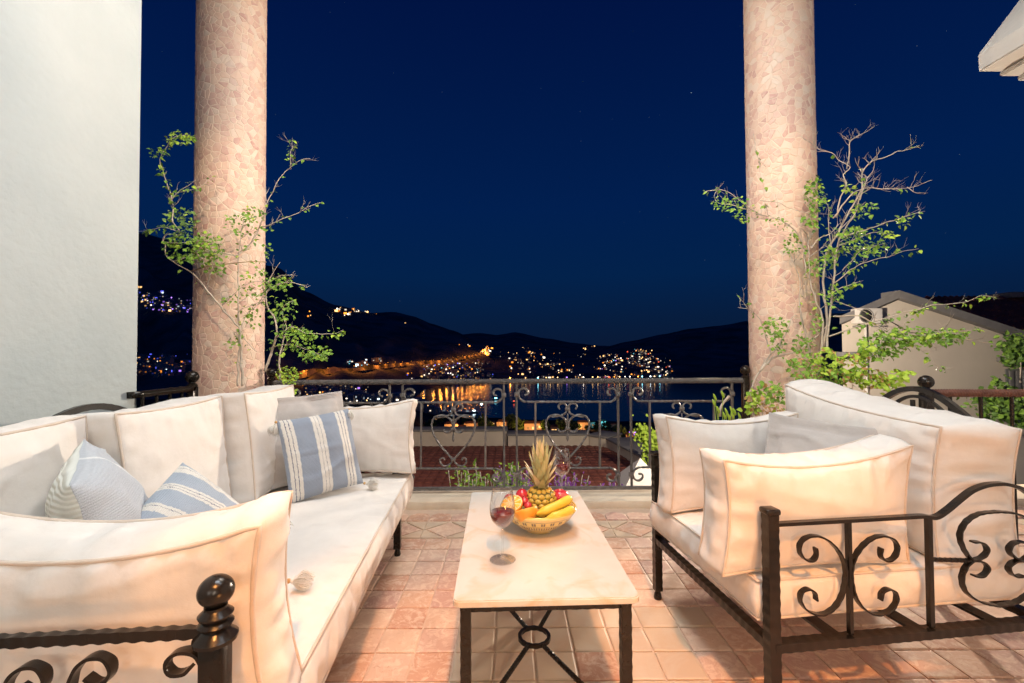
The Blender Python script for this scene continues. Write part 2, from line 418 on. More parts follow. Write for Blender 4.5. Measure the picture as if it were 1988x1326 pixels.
# ------------------------------------------------------------------ own house
wl = MB(); wl.bbox((-2.15, -3.4, 0.0), (-1.86, 2.265, 4.194), 0.012)
o = wl.build('white_wall', M['plaster'], angle=40); tag(o, 'tall white rough plastered house wall on the left behind the sofa', 'wall')
hb = empty('house_wall', (0, -3.4, 0)); tag(hb, 'cream house wall with a glazed door behind the photographer', 'wall')
k = MB(); k.box((-2.15, -0.25, 0), (-0.1, -.003, 4.19)); k.box((0.9, -0.25, 0), (4.5, -.003, 4.19)); k.box((-0.1, -0.25, 2.15), (0.9, -.003, 4.19))
k.build('wall', M['plaster'], hb, smooth=False)
k = MB()
for a, b in (((-0.1, -0.12, 0.007), (-0.03, -0.05, 2.15)), ((0.83, -0.12, 0.007), (0.9, -0.05, 2.15)), ((-0.03, -0.12, 2.08), (0.83, -0.05, 2.15)), ((-0.03, -0.12, 0.007), (0.83, -0.05, 0.25))): k.bbox(a, b, .006)
k.build('door_frame', mat('door_wood', (0.16, 0.08, 0.04), (0.22, 0.12, 0.06), scale=8, rough=0.5), hb, angle=40)
k = MB(); k.box((-0.03, -0.09, 0.25), (0.83, -0.08, 2.08)); k.build('door_glass', mat('dark_glass', (0.01, 0.012, 0.015), rough=0.05), hb, smooth=False)
k = MB(); k.bbox((-2.6, -3.6, 4.2), (2.62, 3.62, 4.45), .01)
o = k.build('porch_ceiling', M['plaster'], angle=40); tag(o, 'white porch ceiling slab over the seats above the view', 'ceiling')

lamp_glass = emit('lamp_glass', (1.0, 0.85, 0.65), 6.0, sample=False)
LI = M['iron']
for i, (nm, loc, pw, kk, sz) in enumerate(LAMPS):
    t = empty('wall_lantern', (loc[0], -3.4, loc[2])); tag(t, ['iron wall lantern with warm light on the house wall right of the door', 'iron wall lantern with white light on the house wall left of the door'][i], 'lantern', 'iron lanterns on the house wall')
    k = MB(); k.bbox((-.05, 0, -.1), (.05, .02, .1), .005); k.sweep([(0, .02, .06), (0, .09, .14), (0, .15, .13)], .015); k.build('bracket', LI, t)
    k = MB(); k.lathe([(0.005, .14), (.09, .10), (.095, .095)], 8, M=Matrix.Translation((0, .15, 0))); k.build('cap', LI, t)
    lamp('lantern_light', (loc[0], loc[1], loc[2]), 'POINT', pw, kk, sz)
for i, (loc, pw, kk) in enumerate(DOWN):
    t = empty('ceiling_lamp', loc); tag(t, ['round ceiling lamp above the near end of the table', 'round ceiling lamp above the armchair', 'round ceiling lamp near the railing'][i], 'lamp', 'round lamps in the porch ceiling')
    k = MB(); k.lathe([(.48, .098), (.52, .098), (.52, .0), (.48, .0)], 48, closed=True); k.build('ring', M['iron'], t)
    lamp('ceiling_light', (loc[0], loc[1], loc[2] + .01), 'AREA', pw, kk, 0.95, aim=(loc[0], loc[1], 0))
# warm floor washer by the door
lamp('spot_light', (0.35, -1.1, 4.0), 'SPOT', 1150, 2200, 0.05, aim=(0.35, 1.0, 0.0), spot=32, blend=0.35).data.color = (1, .40, .11)
k = MB(); k.lathe([(.03, -.08), (.045, .0), (.04, .06), (.01, .07)], 16, M=Matrix.Translation((0.35, -1.13, 4.06)) @ Matrix.Rotation(R(30), 4, 'X')); k.bbox((.32, -1.18, 4.11), (.38, -1.12, 4.198), .004)
o = k.build('spotlight', M['iron'], angle=40); tag(o, 'small black spotlight under the porch ceiling behind the photographer', 'spotlight')
t = empty('floor_lantern', (0.95, -0.42, 0.007)); tag(t, 'black floor lantern with candle flame on the tiles behind the photographer', 'lantern')
k = MB(); k.bbox((-.10, -.10, 0), (.10, .10, .03), .004); k.build('base', M['iron'], t, angle=40)
for sx in (-1, 1):
    for sy in (-1, 1): k = MB(); k.box((sx*.09-.006, sy*.09-.006, .0305), (sx*.09+.006, sy*.09+.006, .40)); k.build('corner_bar', M['iron'], t, smooth=False)
k = MB(); k.lathe([(.14, .402), (.15, .41), (.04, .50), (.03, .53)], 4); k.build('roof', M['iron'], t, smooth=False)
k = MB(); k.lathe([(.035, .031), (.035, .17), (.03, .175)], 20); k.build('candle', mat('candle_wax', (.8, .72, .55), rough=.5), t)
lamp('candle_light', (0.95, -0.42, 0.32), 'POINT', 34, 2200, 0.08)
lamp('corner_light', (2.75, 1.3, 2.35), 'POINT', 50, 6500, 0.20)
for sx_, tx_, lab_ in ((-0.75, -2.0, 'small added ceiling spotlight brightening the left column'), (0.85, 2.0, 'small added ceiling spotlight brightening the right column')):
    t = empty('spotlight', (sx_, 0.55, 4.1)); tag(t, lab_, 'spotlight', 'added ceiling spotlights brightening the columns')
    k = MB(); k.lathe([(.03, -.08), (.045, .0), (.04, .06), (.01, .07)], 16, M=Matrix.Rotation(R(50), 4, 'X')); k.build('head', M['iron'], t); k = MB(); k.box((-.02, -.02, .05), (.02, .02, .098)); k.build('bracket', M['iron'], t, smooth=False)
    lamp('column_fill', (sx_, 0.62, 4.03), 'SPOT', 230, 3200, 0.05, aim=(tx_, 3.3, 1.35), spot=38, blend=0.8)  # added spot to brighten column and vine; no such lamp is known

# roof cornice of the own house, top right: stepped moulding running towards the viewer
cor_ = empty('roof_cornice', (2.66, 2.6, 2.7)); tag(cor_, 'white stepped roof cornice jutting into the night sky at upper right', 'cornice')
Yc = 2.6
def prof(px): return [W(x, y, Yc) for x, y in px]
def extr(P, Y1, Ps=None):
    mb = MB(); n = len(P); Q = [Vector((p.x, Y1, p.z)) for p in (Ps or P)]
    mb.add(list(P) + Q, [tuple(reversed(range(n))), tuple(range(n, 2*n))] + [(i, (i+1) % n, n + (i+1) % n, n + i) for i in range(n)])
    bmx = bmesh.new(); 
    for v in mb.v: bmx.verts.new(v)
    bmx.verts.ensure_lookup_table()
    for f in mb.f: bmx.faces.new([bmx.verts[i] for i in f])
    bmesh.ops.recalc_face_normals(bmx, faces=bmx.faces)
    bmesh.ops.bevel(bmx, geom=list(bmx.edges), offset=0.006, segments=2, affect='EDGES')
    bmx.verts.index_update(); out = MB(); out.add([v.co.copy() for v in bmx.verts], [tuple(v.index for v in f.verts) for f in bmx.faces]); bmx.free(); return out
def raise_(P, idx, dz): return [Vector((p.x, p.y, p.z + (dz if i in idx else 0))) for i, p in enumerate(P)]
fas = [(1897, 108), (1899, 140), (2120, 140), (2120, -60), (2010, -42)]
Pf = prof(fas)
for nm, P, Ps in (('fascia', Pf, None), ('moulding', prof([(1939, 141), (1940, 149), (2120, 149), (2120, 141)]), None), ('moulding', prof([(1973, 150), (1975, 158), (2120, 158), (2120, 150)]), None)):
    k = extr(P, -1.1, Ps); o = k.build(nm, M['house_plaster'], None, angle=35); o.parent = cor_; o.matrix_parent_inverse = Matrix.Translation((-2.66, -2.6, -2.7))
k = MB(); a = W(1990, 159, 2.3); k.box((a.x, -1.1, 0.007), (a.x + 0.3, 2.2, a.z + 0.01)); 
o = k.build('side_wall', M['house_plaster'], smooth=False); tag(o, 'cream side wall of the house carrying the cornice, right of the view', 'wall')

# ------------------------------------------------------------------ columns of broken marble
def voronoi_column(name, cx, cyy, rad, H, seed, label):
    rr = random.Random(seed); root = empty(name, (cx, cyy, 0.0)); tag(root, label, 'column', 'two marble mosaic columns of the terrace')
    C = 2 * PI * rad; s = 0.041; nu = int(C / s); nv = int(H / s); s_u = C / nu; s_v = H / nv
    pts = {}
    for i in range(nu):
        for j in range(-1, nv + 1):
            if rr.random() < 0.13: continue
            pts[(i, j)] = ((i + 0.5 + rr.uniform(-.48, .48)) * s_u, (j + 0.5 + rr.uniform(-.48, .48)) * s_v)
    ctr = MB()
    prof = None
    ctr.lathe([(rad - 0.0012, z) for z in np.linspace(0, H, 24)], 96); ctr.build('mortar', M['mortar'], root)
    cells = []
    for (i, j), (u, v) in pts.items():
        if not 0 <= j < nv: continue
        poly = [(u - 3*s_u, v - 3*s_v), (u + 3*s_u, v - 3*s_v), (u + 3*s_u, v + 3*s_v), (u - 3*s_u, v + 3*s_v)]
        gap = rr.uniform(0.0008, 0.0034)
        for di in range(-3, 4):
            for dj in range(-3, 4):
                if di == dj == 0: continue
                q = pts.get(((i + di) % nu, j + dj))
                if not q: continue
                qu = q[0]
                if i + di < 0: qu -= C
                elif i + di >= nu: qu += C
                dx, dy = qu - u, q[1] - v; L = math.hypot(dx, dy)
                if L < 1e-6: continue
                nxn, nyn = dx / L, dy / L; c = nxn * (u + dx/2) + nyn * (v + dy/2) - gap
                out = []
                for a in range(len(poly)):
                    p, r_ = poly[a], poly[(a+1) % len(poly)]
                    sp = nxn*p[0] + nyn*p[1] - c; sr = nxn*r_[0] + nyn*r_[1] - c
                    if sp <= 0: out.append(p)
                    if sp * sr < 0:
                        t = sp / (sp - sr); out.append((p[0] + (r_[0]-p[0])*t, p[1] + (r_[1]-p[1])*t))
                poly = out
                if len(poly) < 3: break
            if len(poly) < 3: break
        if len(poly) < 3: continue
        cu = sum(p[0] for p in poly)/len(poly); cv = sum(p[1] for p in poly)/len(poly)
        cells.append((cu, cv, poly))
    def to3(u, v, r): a = u / rad; return (r * math.cos(a), r * math.sin(a), v)
    def stone(cu, cv, poly, mb, tint):
        n = len(poly); h = 0.0003 + rr.random() * 0.0016
        v = [to3(p[0], p[1], rad - 0.007) for p in poly] + [to3(p[0], p[1], rad + h - 0.0009) for p in poly]
        v += [to3(p[0] + (cu-p[0])*.10, p[1] + (cv-p[1])*.10, rad + h + rr.uniform(-.0006, .0006)) for p in poly] + [to3(cu, cv, rad + h + .0004)]
        f = []
        for a in range(n):
            b = (a+1) % n; f += [(a, b, n+b, n+a), (n+a, n+b, 2*n+b, 2*n+a), (2*n+a, 2*n+b, 3*n)]
        mb.add(v, f, 0, tint)
    def score(c):
        a = c[0] / rad; nx_, ny_ = math.cos(a), math.sin(a)
        px, py = cx + rad*nx_, cyy + rad*ny_
        face = -(nx_*px + ny_*py) / math.hypot(px, py)
        z = c[1]; inview = 0.75 < z < 3.75
        return face if inview else face - 2
    cells.sort(key=lambda c: -score(c))
    # of the pieces that face the viewer, those in view lowest down (nearest) stay single
    front = [c for c in cells if score(c) > 0.15]; front.sort(key=lambda c: (c[1] - 1.1)**2 + 0.4 * (1 - score(c))); single = front[:296]
    ids = set(id(c) for c in single)
    rest = MB()
    for c in cells:
        if id(c) in ids:
            m_ = MB(); stone(*c, m_, 0.0); m_.build('marble_piece', M['mosaic'], root, smooth=False)
        else: stone(*c, rest, rr.random()*.998 + .001)
    o = rest.build('marble_pieces', M['mosaic'], root, smooth=False); tag(o, kind='stuff')
    return root
CL, CR = (-2.085, 3.36, 0.226), (2.005, 3.36, 0.226)
voronoi_column('mosaic_column', *CL, 4.19, 3, 'round pink marble mosaic column on the left, beside the white wall')
voronoi_column('mosaic_column', *CR, 4.19, 5, 'round pink marble mosaic column on the right, behind the armchair')

# ------------------------------------------------------------------ railing
YR = 3.40
def rp(px, py): p = W(px, py, YR); return p
def rpl(L, step=0.005): return catmull([rp(*q) for q in L], step)
TW = 260.0
def post_with_ball(parent, x, y, h, w=0.045, rb=0.036, z0=0.055):
    k = MB(); k.bbox((x-w/2, y-w/2, z0), (x+w/2, y+w/2, h), .004); k.lathe([(w*.62, h), (w*.68, h+.008), (w*.5, h+.016), (w*.35, h+.02), (w*.35, h+.028)], 16, M=Matrix.Translation((x, y, 0)))
    p = k.build('post', M['iron'], parent, angle=40)
    k = MB(); n = 12
    k.lathe([(max(0.0005, rb*math.sin(PI*i/n)), -rb*math.cos(PI*i/n)) for i in range(n+1)], 20, M=Matrix.Translation((x, y, h + .02 + rb)))
    k.build('ball', M['iron'], p)
    return p
rail = empty('iron_railing', (0, YR, 0)); tag(rail, 'wrought iron railing with twisted bars and heart scrolls between the columns', 'railing')
def rbuild(mb, name, parent=None):
    o = mb.build(name, M['rail_iron'], None, angle=50); o.parent = parent or rail
    o.matrix_parent_inverse = Matrix.Translation((0, -YR, 0)); return o
xL, xR = rp(527, 741).x, rp(1447, 741).x
zt = 0.5 * (rp(600, 741).z + rp(1440, 740).z); zb = rp(1000, 948).z; zb = max(zb, 0.075)
k = MB(); k.sweep(line((xL, YR, zt), (xR, YR, zt), .006), .030, .030, sides=4, twist=TW*0.6); rbuild(k, 'top_rail')
k = MB(); k.sweep(line((xL, YR, zb), (xR, YR, zb), .02), .022, .026, sides=4, rmod=lambda L: 1 + .03*math.sin(L*160)); rbuild(k, 'bottom_rail')
for x in (xL, xR):
    p = post_with_ball(rail, x, YR, zt + .02); p.matrix_parent_inverse = Matrix.Translation((0, -YR, 0))
def half_curves():
    ub = [(1102,780),(1140,780),(1180,780),(1190,778),(1196.5,771),(1197.5,764),(1195,757),(1189,754),(1183,755),(1179,760),(1180,765),(1186,767.5)]
    lb = [(1102,908.5),(1140,908.5),(1180,908.5),(1189,910),(1195.5,915),(1197.5,923),(1195,930.5),(1189,934),(1182,932),(1178.5,926),(1181,921.5),(1187,921)]
    heart = [(1102,892),(1112,881),(1130,860),(1140.5,841),(1144,826),(1142,814),(1135,807.5),(1124,805.5),(1113,809),(1106,816),(1103.5,825),(1104,832),(1108,837),(1114,838.5),(1119,836.5),(1120.5,832)]
    vb = [(1102,888),(1104,894),(1108,899.5),(1115,903.5),(1122,902.5),(1127,897),(1127,890.5),(1122,887.5),(1118.5,892)]
    ts = [(1117,794.5),(1120,789.5),(1117,784.5),(1110,783),(1105,787),(1103.5,794),(1106,801.5),(1113,806),(1123,808),(1133,809.5)]
    return ub, lb, heart, vb, ts
def mirror(L, ax=1102): return [(2*ax - x, y) for x, y in L]
PANEL = 222.0
meshes = {}
def panel(shift, first):
    dx = rp(1102 + shift, 850).x - rp(1102, 850).x
    def put(name, fn):
        if name not in meshes:
            k = MB(); fn(k); meshes[name] = (k.mesh(name.split('|')[0], M['rail_iron'], True, 50))
        o = inst(name.split('|')[0], meshes[name], rail, M=Matrix.Translation((dx, -YR, 0))); return o
    ub, lb, heart, vb, ts = half_curves()
    full = lambda L: mirror(L)[::-1][:-1] + L
    put('upper_scroll_bar', lambda k: k.sweep(rpl(full(ub)), .013, .013, twist=TW))
    put('lower_scroll_bar', lambda k: k.sweep(rpl(full(lb)), .013, .013, twist=TW))
    put('heart_scroll|r', lambda k: (k.sweep(rpl(heart), .012, .012, twist=TW), k.sweep(rpl(vb), .011, .011, twist=TW)))
    put('heart_scroll|l', lambda k: (k.sweep(rpl(mirror(heart)), .012, .012, twist=TW), k.sweep(rpl(mirror(vb)), .011, .011, twist=TW)))
    put('crown_scroll|r', lambda k: k.sweep(rpl(ts), .011, .011, twist=TW))
    put('crown_scroll|l', lambda k: k.sweep(rpl(mirror(ts)), .011, .011, twist=TW))
    def pend(k):
        k.sweep([rp(1102, y) for y in (803, 815, 826, 836, 840, 846, 852, 857)], .011, .011, sides=8, taper=lambda t: (1, 1, 1, .9, .8, 1.6, 1.9, 0.5)[round(t*7)])
    put('pendant', pend)
    for y in (794, 832, 891): put('collar|%d' % y, lambda k, y=y: k.bbox(tuple(rp(1097.5, y+3) - Vector((0, .011, 0))), tuple(rp(1106.5, y-3) + Vector((0, .011, 0))), .003))
    for x in (1039.5, 1164.5): put('short_bar|%d' % x, lambda k, x=x: k.sweep(line(rp(x, 780), rp(x, 908)), .014, .014, twist=TW))
    for x in (1003, 1200):
        def ob(k, x=x):
            k.sweep(line(Vector((rp(x, 800).x, YR, zt)), Vector((rp(x, 800).x, YR, zb))), .015, .015, twist=TW)
            for y in (766, 922): k.bbox(tuple(rp(x-4 if x > 1100 else x-4.5, y+4) - Vector((0, .012, 0))), tuple(rp(x+4, y-4) + Vector((0, .012, 0))), .003)
        put('long_bar|%d' % x, ob)
for n in (-2, -1, 0, 1): panel(n * PANEL, n == -2)

# side railings: one runs from the left column to the white wall, one leaves the terrace on the right
sr = empty('side_railing', (-1.84, 2.62, 0)); tag(sr, 'short dark iron railing with ball post between white wall and left column', 'railing')
zs = 0.90
k = MB(); k.sweep(line((0, 0, zs), (0, -0.42, zs), .05), .03, .045); k.build('top_rail', M['iron'], sr)
k = MB(); k.sweep(line((0, 0, .09), (0, -.42, .09), .05), .02); k.build('bottom_rail', M['iron'], sr)
for i in range(4):
    k = MB(); k.sweep(line((0, -.08 - .09*i, .09), (0, -.08 - .09*i, zs)), .012, twist=TW); k.build('bar', M['iron'], sr)
post_with_ball(sr, 0, 0, zs + .01, z0=0.007)
sr = empty('side_railing', (1.86, 2.05, 0)); tag(sr, 'dark iron railing with twisted top bar leaving to the right behind the armchair', 'railing')
zs = 0.905
k = MB(); k.sweep(line((0, 0, zs), (1.7, -0.10, zs), .006), .026, .026, twist=TW*.5); k.build('top_rail', mat('rusty_iron', (.10, .045, .035), (.16, .07, .05), scale=20, rough=.45), sr, angle=50)
k = MB(); k.sweep(line((0, 0, .1), (1.7, -0.10, .1), .05), .02); k.build('bottom_rail', M['iron'], sr)
for i in range(13):
    k = MB(); x = .13*i + .1; k.sweep(line((x, -x*.0588, .1), (x, -x*.0588, zs)), .012, twist=TW); k.build('bar', M['iron'], sr)
post_with_ball(sr, 0, 0, zs + .0, w=.04, rb=.030, z0=0.007)
# ------------------------------------------------------------------ cushions
def nz(x, y, z=0.0): return noise.noise(Vector((x, y, z)))
def box_cushion(Lx, Ly, T, seed=0, n=0.012, bulge=0.03, pinch=0.02, pucker=0.0035, side=0.012, sag=0.0, wr=0.004, round_=0.012):
    """box cushion lying flat: welted, bulging faces, puckered seams. Returns (MB body, [seam loops])"""
    nx_, ny_ = max(8, int(Lx / n)), max(8, int(Ly / n)); nt = 7
    mb = MB(); s0 = seed * 13.7
    def plan(u, v):
        x = Lx/2*u*(1 - pinch/ (Lx/2) * (1 - v*v)); y = Ly/2*v*(1 - pinch/(Ly/2) * (1 - u*u))
        # soften corners
        return x, y
    def face(u, v, s):
        x, y = plan(u, v)
        du = (1 - abs(u)) * Lx/2; dv = (1 - abs(v)) * Ly/2; d = min(du, dv)
        B = bulge * (1 - abs(u)**2.6) * (1 - abs(v)**2.6)
        soft = 1 - math.exp(-d / 0.012)
        if du < dv: al = y; q = nz(al*26 + s0, s*3.1 + math.copysign(5, u), s0)
        else: al = x; q = nz(al*26 - s0, s*3.1 + math.copysign(9, v), s0)
        pk = pucker * q * math.exp(-d / 0.06) * soft * 2.6
        w = wr * (nz(x*5 + s0, y*5, s*2) + 0.5 * nz(x*13 - s0, y*9, s)) * soft
        ridge = wr * 1.5 * max(0, 1 - abs(nz(x*3.2 + s0*2, y*8.5 + nz(x*5, y*5, s0)*.8, 3.3*s)) * 5) * soft + wr * 1.2 * max(0, 1 - abs(nz(x*9 - s0, y*4 + 3, 1.3*s)) * 5) * soft * math.exp(-d/.12)
        sg = -sag * (1 - u*u) * (1 - v*v) if s > 0 else 0
        return Vector((x, y, s * (T/2 + (B + pk + w + ridge*.5) * 1.0 - 0.004*(1-soft)) + sg))
    idx = {}
    for s in (1, -1):
        base = len(mb.v)
        vs = [face(-1 + 2*i/nx_, -1 + 2*j/ny_, s) for j in range(ny_+1) for i in range(nx_+1)]
        fs = []
        for j in range(ny_):
            for i in range(nx_):
                a = j*(nx_+1)+i; q = (a, a+1, a+nx_+2, a+nx_+1)
                fs.append(q if s > 0 else q[::-1])
        mb.add(vs, fs); idx[s] = base
    per = [(i, 0) for i in range(nx_)] + [(nx_, j) for j in range(ny_)] + [(nx_-i, ny_) for i in range(nx_)] + [(0, ny_-j) for j in range(ny_)]
    P = len(per); g = lambda s, q: idx[s] + q[1]*(nx_+1) + q[0]
    top = [Vector(mb.v[g(1, q)]) for q in per]; bot = [Vector(mb.v[g(-1, q)]) for q in per]
    rows = [[g(-1, q) for q in per]]
    for t in range(1, nt):
        f = t / nt; vs = []
        for i in range(P):
            tg = top[(i+1) % P] - top[i-1]; nrm = Vector((tg.y, -tg.x, 0)); nrm = nrm.normalized() if nrm.length > 1e-6 else Vector()
            bul = side * (1 - (2*f-1)**2) + pucker * 2.0 * nz(i * n * 24 + s0, f * 2.2, 7) * (1 - abs(2*f-1)**3)
            bul += pucker * .8 * nz(i*n*9 + s0, f*1.0, 17)
            vs.append(bot[i].lerp(top[i], f) + nrm * bul)
        base = len(mb.v); mb.add(vs, []); rows.append([base + i for i in range(P)])
    rows.append([g(1, q) for q in per])
    for a, b in zip(rows[:-1], rows[1:]):
        for i in range(P):
            k = (i+1) % P; mb.f.append((a[i], a[k], b[k], b[i])); mb.m.append(0); mb.t.append(0)
    return mb, [top, bot]
def cushion(name, Mx, dims, parent, label=None, warp=None, pipe=0.0042, matn='cushion', zipper=False, **kw):
    mb, seams = box_cushion(*dims, **kw)
    if warp:
        mb.v = [tuple(warp(Vector(v))) for v in mb.v]; seams = [[warp(v) for v in s] for s in seams]
    o = mb.build(name, M[matn], parent, M=Mx)
    if label: o['label'] = label
    for s in seams:
        k = MB(); pts = [v + Vector((0, 0, 0)) for v in s]
        k.sweep(pts, pipe*2, pipe*2, sides=6, closed=True); k.build('piping', M['piping' if matn == 'cushion' else matn], o)
    return o
def frame(origin, X, Y, Z=None):
    X = Vector(X).normalized(); Y = Vector(Y); Y = (Y - X * X.dot(Y)).normalized(); Z = X.cross(Y)
    m = Matrix((X, Y, Z)).transposed().to_4x4(); m.translation = Vector(origin); return m

def knife_pillow(Wd, Ht, T, seed=0, n=0.01, flange=0.0, wr=0.004, pinch=0.035, ear=0.0):
    mb = MB(); nx_, ny_ = int(Wd/n), int(Ht/n); s0 = seed*7.3; mb.uv = []
    def pt(u, v, s):
        x = Wd/2*u*(1 - pinch*(1-v*v)); y = Ht/2*v*(1 - pinch*(1-u*u))
        fx = 1 - flange/(Wd/2) ; fy = 1 - flange/(Ht/2)
        uu = min(1, abs(u)/fx); vv = min(1, abs(v)/fy)
        h = T/2 * (max(0, 1-uu**2.2)**0.55) * (max(0, 1-vv**2.2)**0.55)
        d = min((1-abs(u))*Wd/2, (1-abs(v))*Ht/2)
        wv = wr*(nz(x*9+s0, y*9, s)+.6*nz(x*22+s0, y*20, 2*s)) * (1-math.exp(-d/.01))
        edge = 0.014 * nz(x*9+s0, y*9, 5) if flange else 0.003*nz(x*16+s0, y*16, 5)
        fold = wr*1.6*max(0, 1-abs(nz(x*4+s0, y*10+s0, 1.5*s))*5) * (1-math.exp(-d/.02))
        return Vector((x, y, s*(h + .0012) + s*(wv + fold) + edge*1.5))
    for s in (1, -1):
        vs = [pt(-1+2*i/nx_, -1+2*j/ny_, s) for j in range(ny_+1) for i in range(nx_+1)]
        mb.uv += [(i/nx_, j/ny_) for j in range(ny_+1) for i in range(nx_+1)]
        fs = []
        for j in range(ny_):
            for i in range(nx_):
                a = j*(nx_+1)+i; q = (a, a+1, a+nx_+2, a+nx_+1); fs.append(q if s > 0 else q[::-1])
        mb.add(vs, fs, 0 if s > 0 else 1)
    N_ = (nx_+1)*(ny_+1)
    per = [(i, 0) for i in range(nx_)] + [(nx_, j) for j in range(ny_)] + [(nx_-i, ny_) for i in range(nx_)] + [(0, ny_-j) for j in range(ny_)]
    ids = [q[1]*(nx_+1)+q[0] for q in per]
    for a, b in zip(ids, ids[1:] + ids[:1]):
        mb.f.append((a, b, b+N_, a+N_)[::-1]); mb.m.append(0); mb.t.append(0)
    corners = [pt(a, b, 1) for a in (-1, 1) for b in (-1, 1)]
    return mb, corners
def tassel(parent, p, d, size=0.05, seed=0, bead=True):
    """cotton tassel: bead, bound head and a skirt of threads along direction d (parent space)"""
    rr = random.Random(seed); k = MB(); p = Vector(p); d = Vector(d).normalized()
    a = d.orthogonal().normalized(); b = d.cross(a)
    m_ = M['yarn']; k.sweep([p, p + d*size*.25], .004, sides=5)
    hd = p + d*size*.35
    k.lathe([(max(.0004, size*.16*math.sin(PI*i/6)), -size*.16*math.cos(PI*i/6)) for i in range(7)], 10, M=Matrix.Translation(hd))
    for i in range(90):
        q = rr.uniform(0, 2*PI); r0 = size*.10; r1 = size*(.22 + .34*rr.random()); L = size*(.75 + .5*rr.random())
        o = a*math.cos(q) + b*math.sin(q)
        pts = [hd + o*r0*.6, hd + d*L*.35 + o*r1*.8, hd + d*L*.7 + o*r1*(1+.2*rr.random()), hd + d*L + o*r1*rr.uniform(.5, 1.1) + Vector((0, 0, -size*.1*rr.random()))]
        k.sweep(catmull(pts, size*.12), size*.095, sides=3, taper=lambda t: 1 - .6*t)
    t = k.build('tassel', m_, parent)
    if bead:
        k = MB(); r = size*.15; k.lathe([(max(.0004, r*math.sin(PI*i/8)), -r*math.cos(PI*i/8)) for i in range(9)], 12, M=Matrix.Translation(p + d*size*.12))
        k.build('wooden_bead', M['bead'], t)
M['yarn'] = mat('cotton_yarn', (0.74, 0.70, 0.63), (0.80, 0.77, 0.72), scale=60, rough=0.95, sheen=0.3)
M['bead'] = mat('wooden_bead', (0.55, 0.30, 0.10), (0.62, 0.38, 0.16), scale=30, rough=0.4)

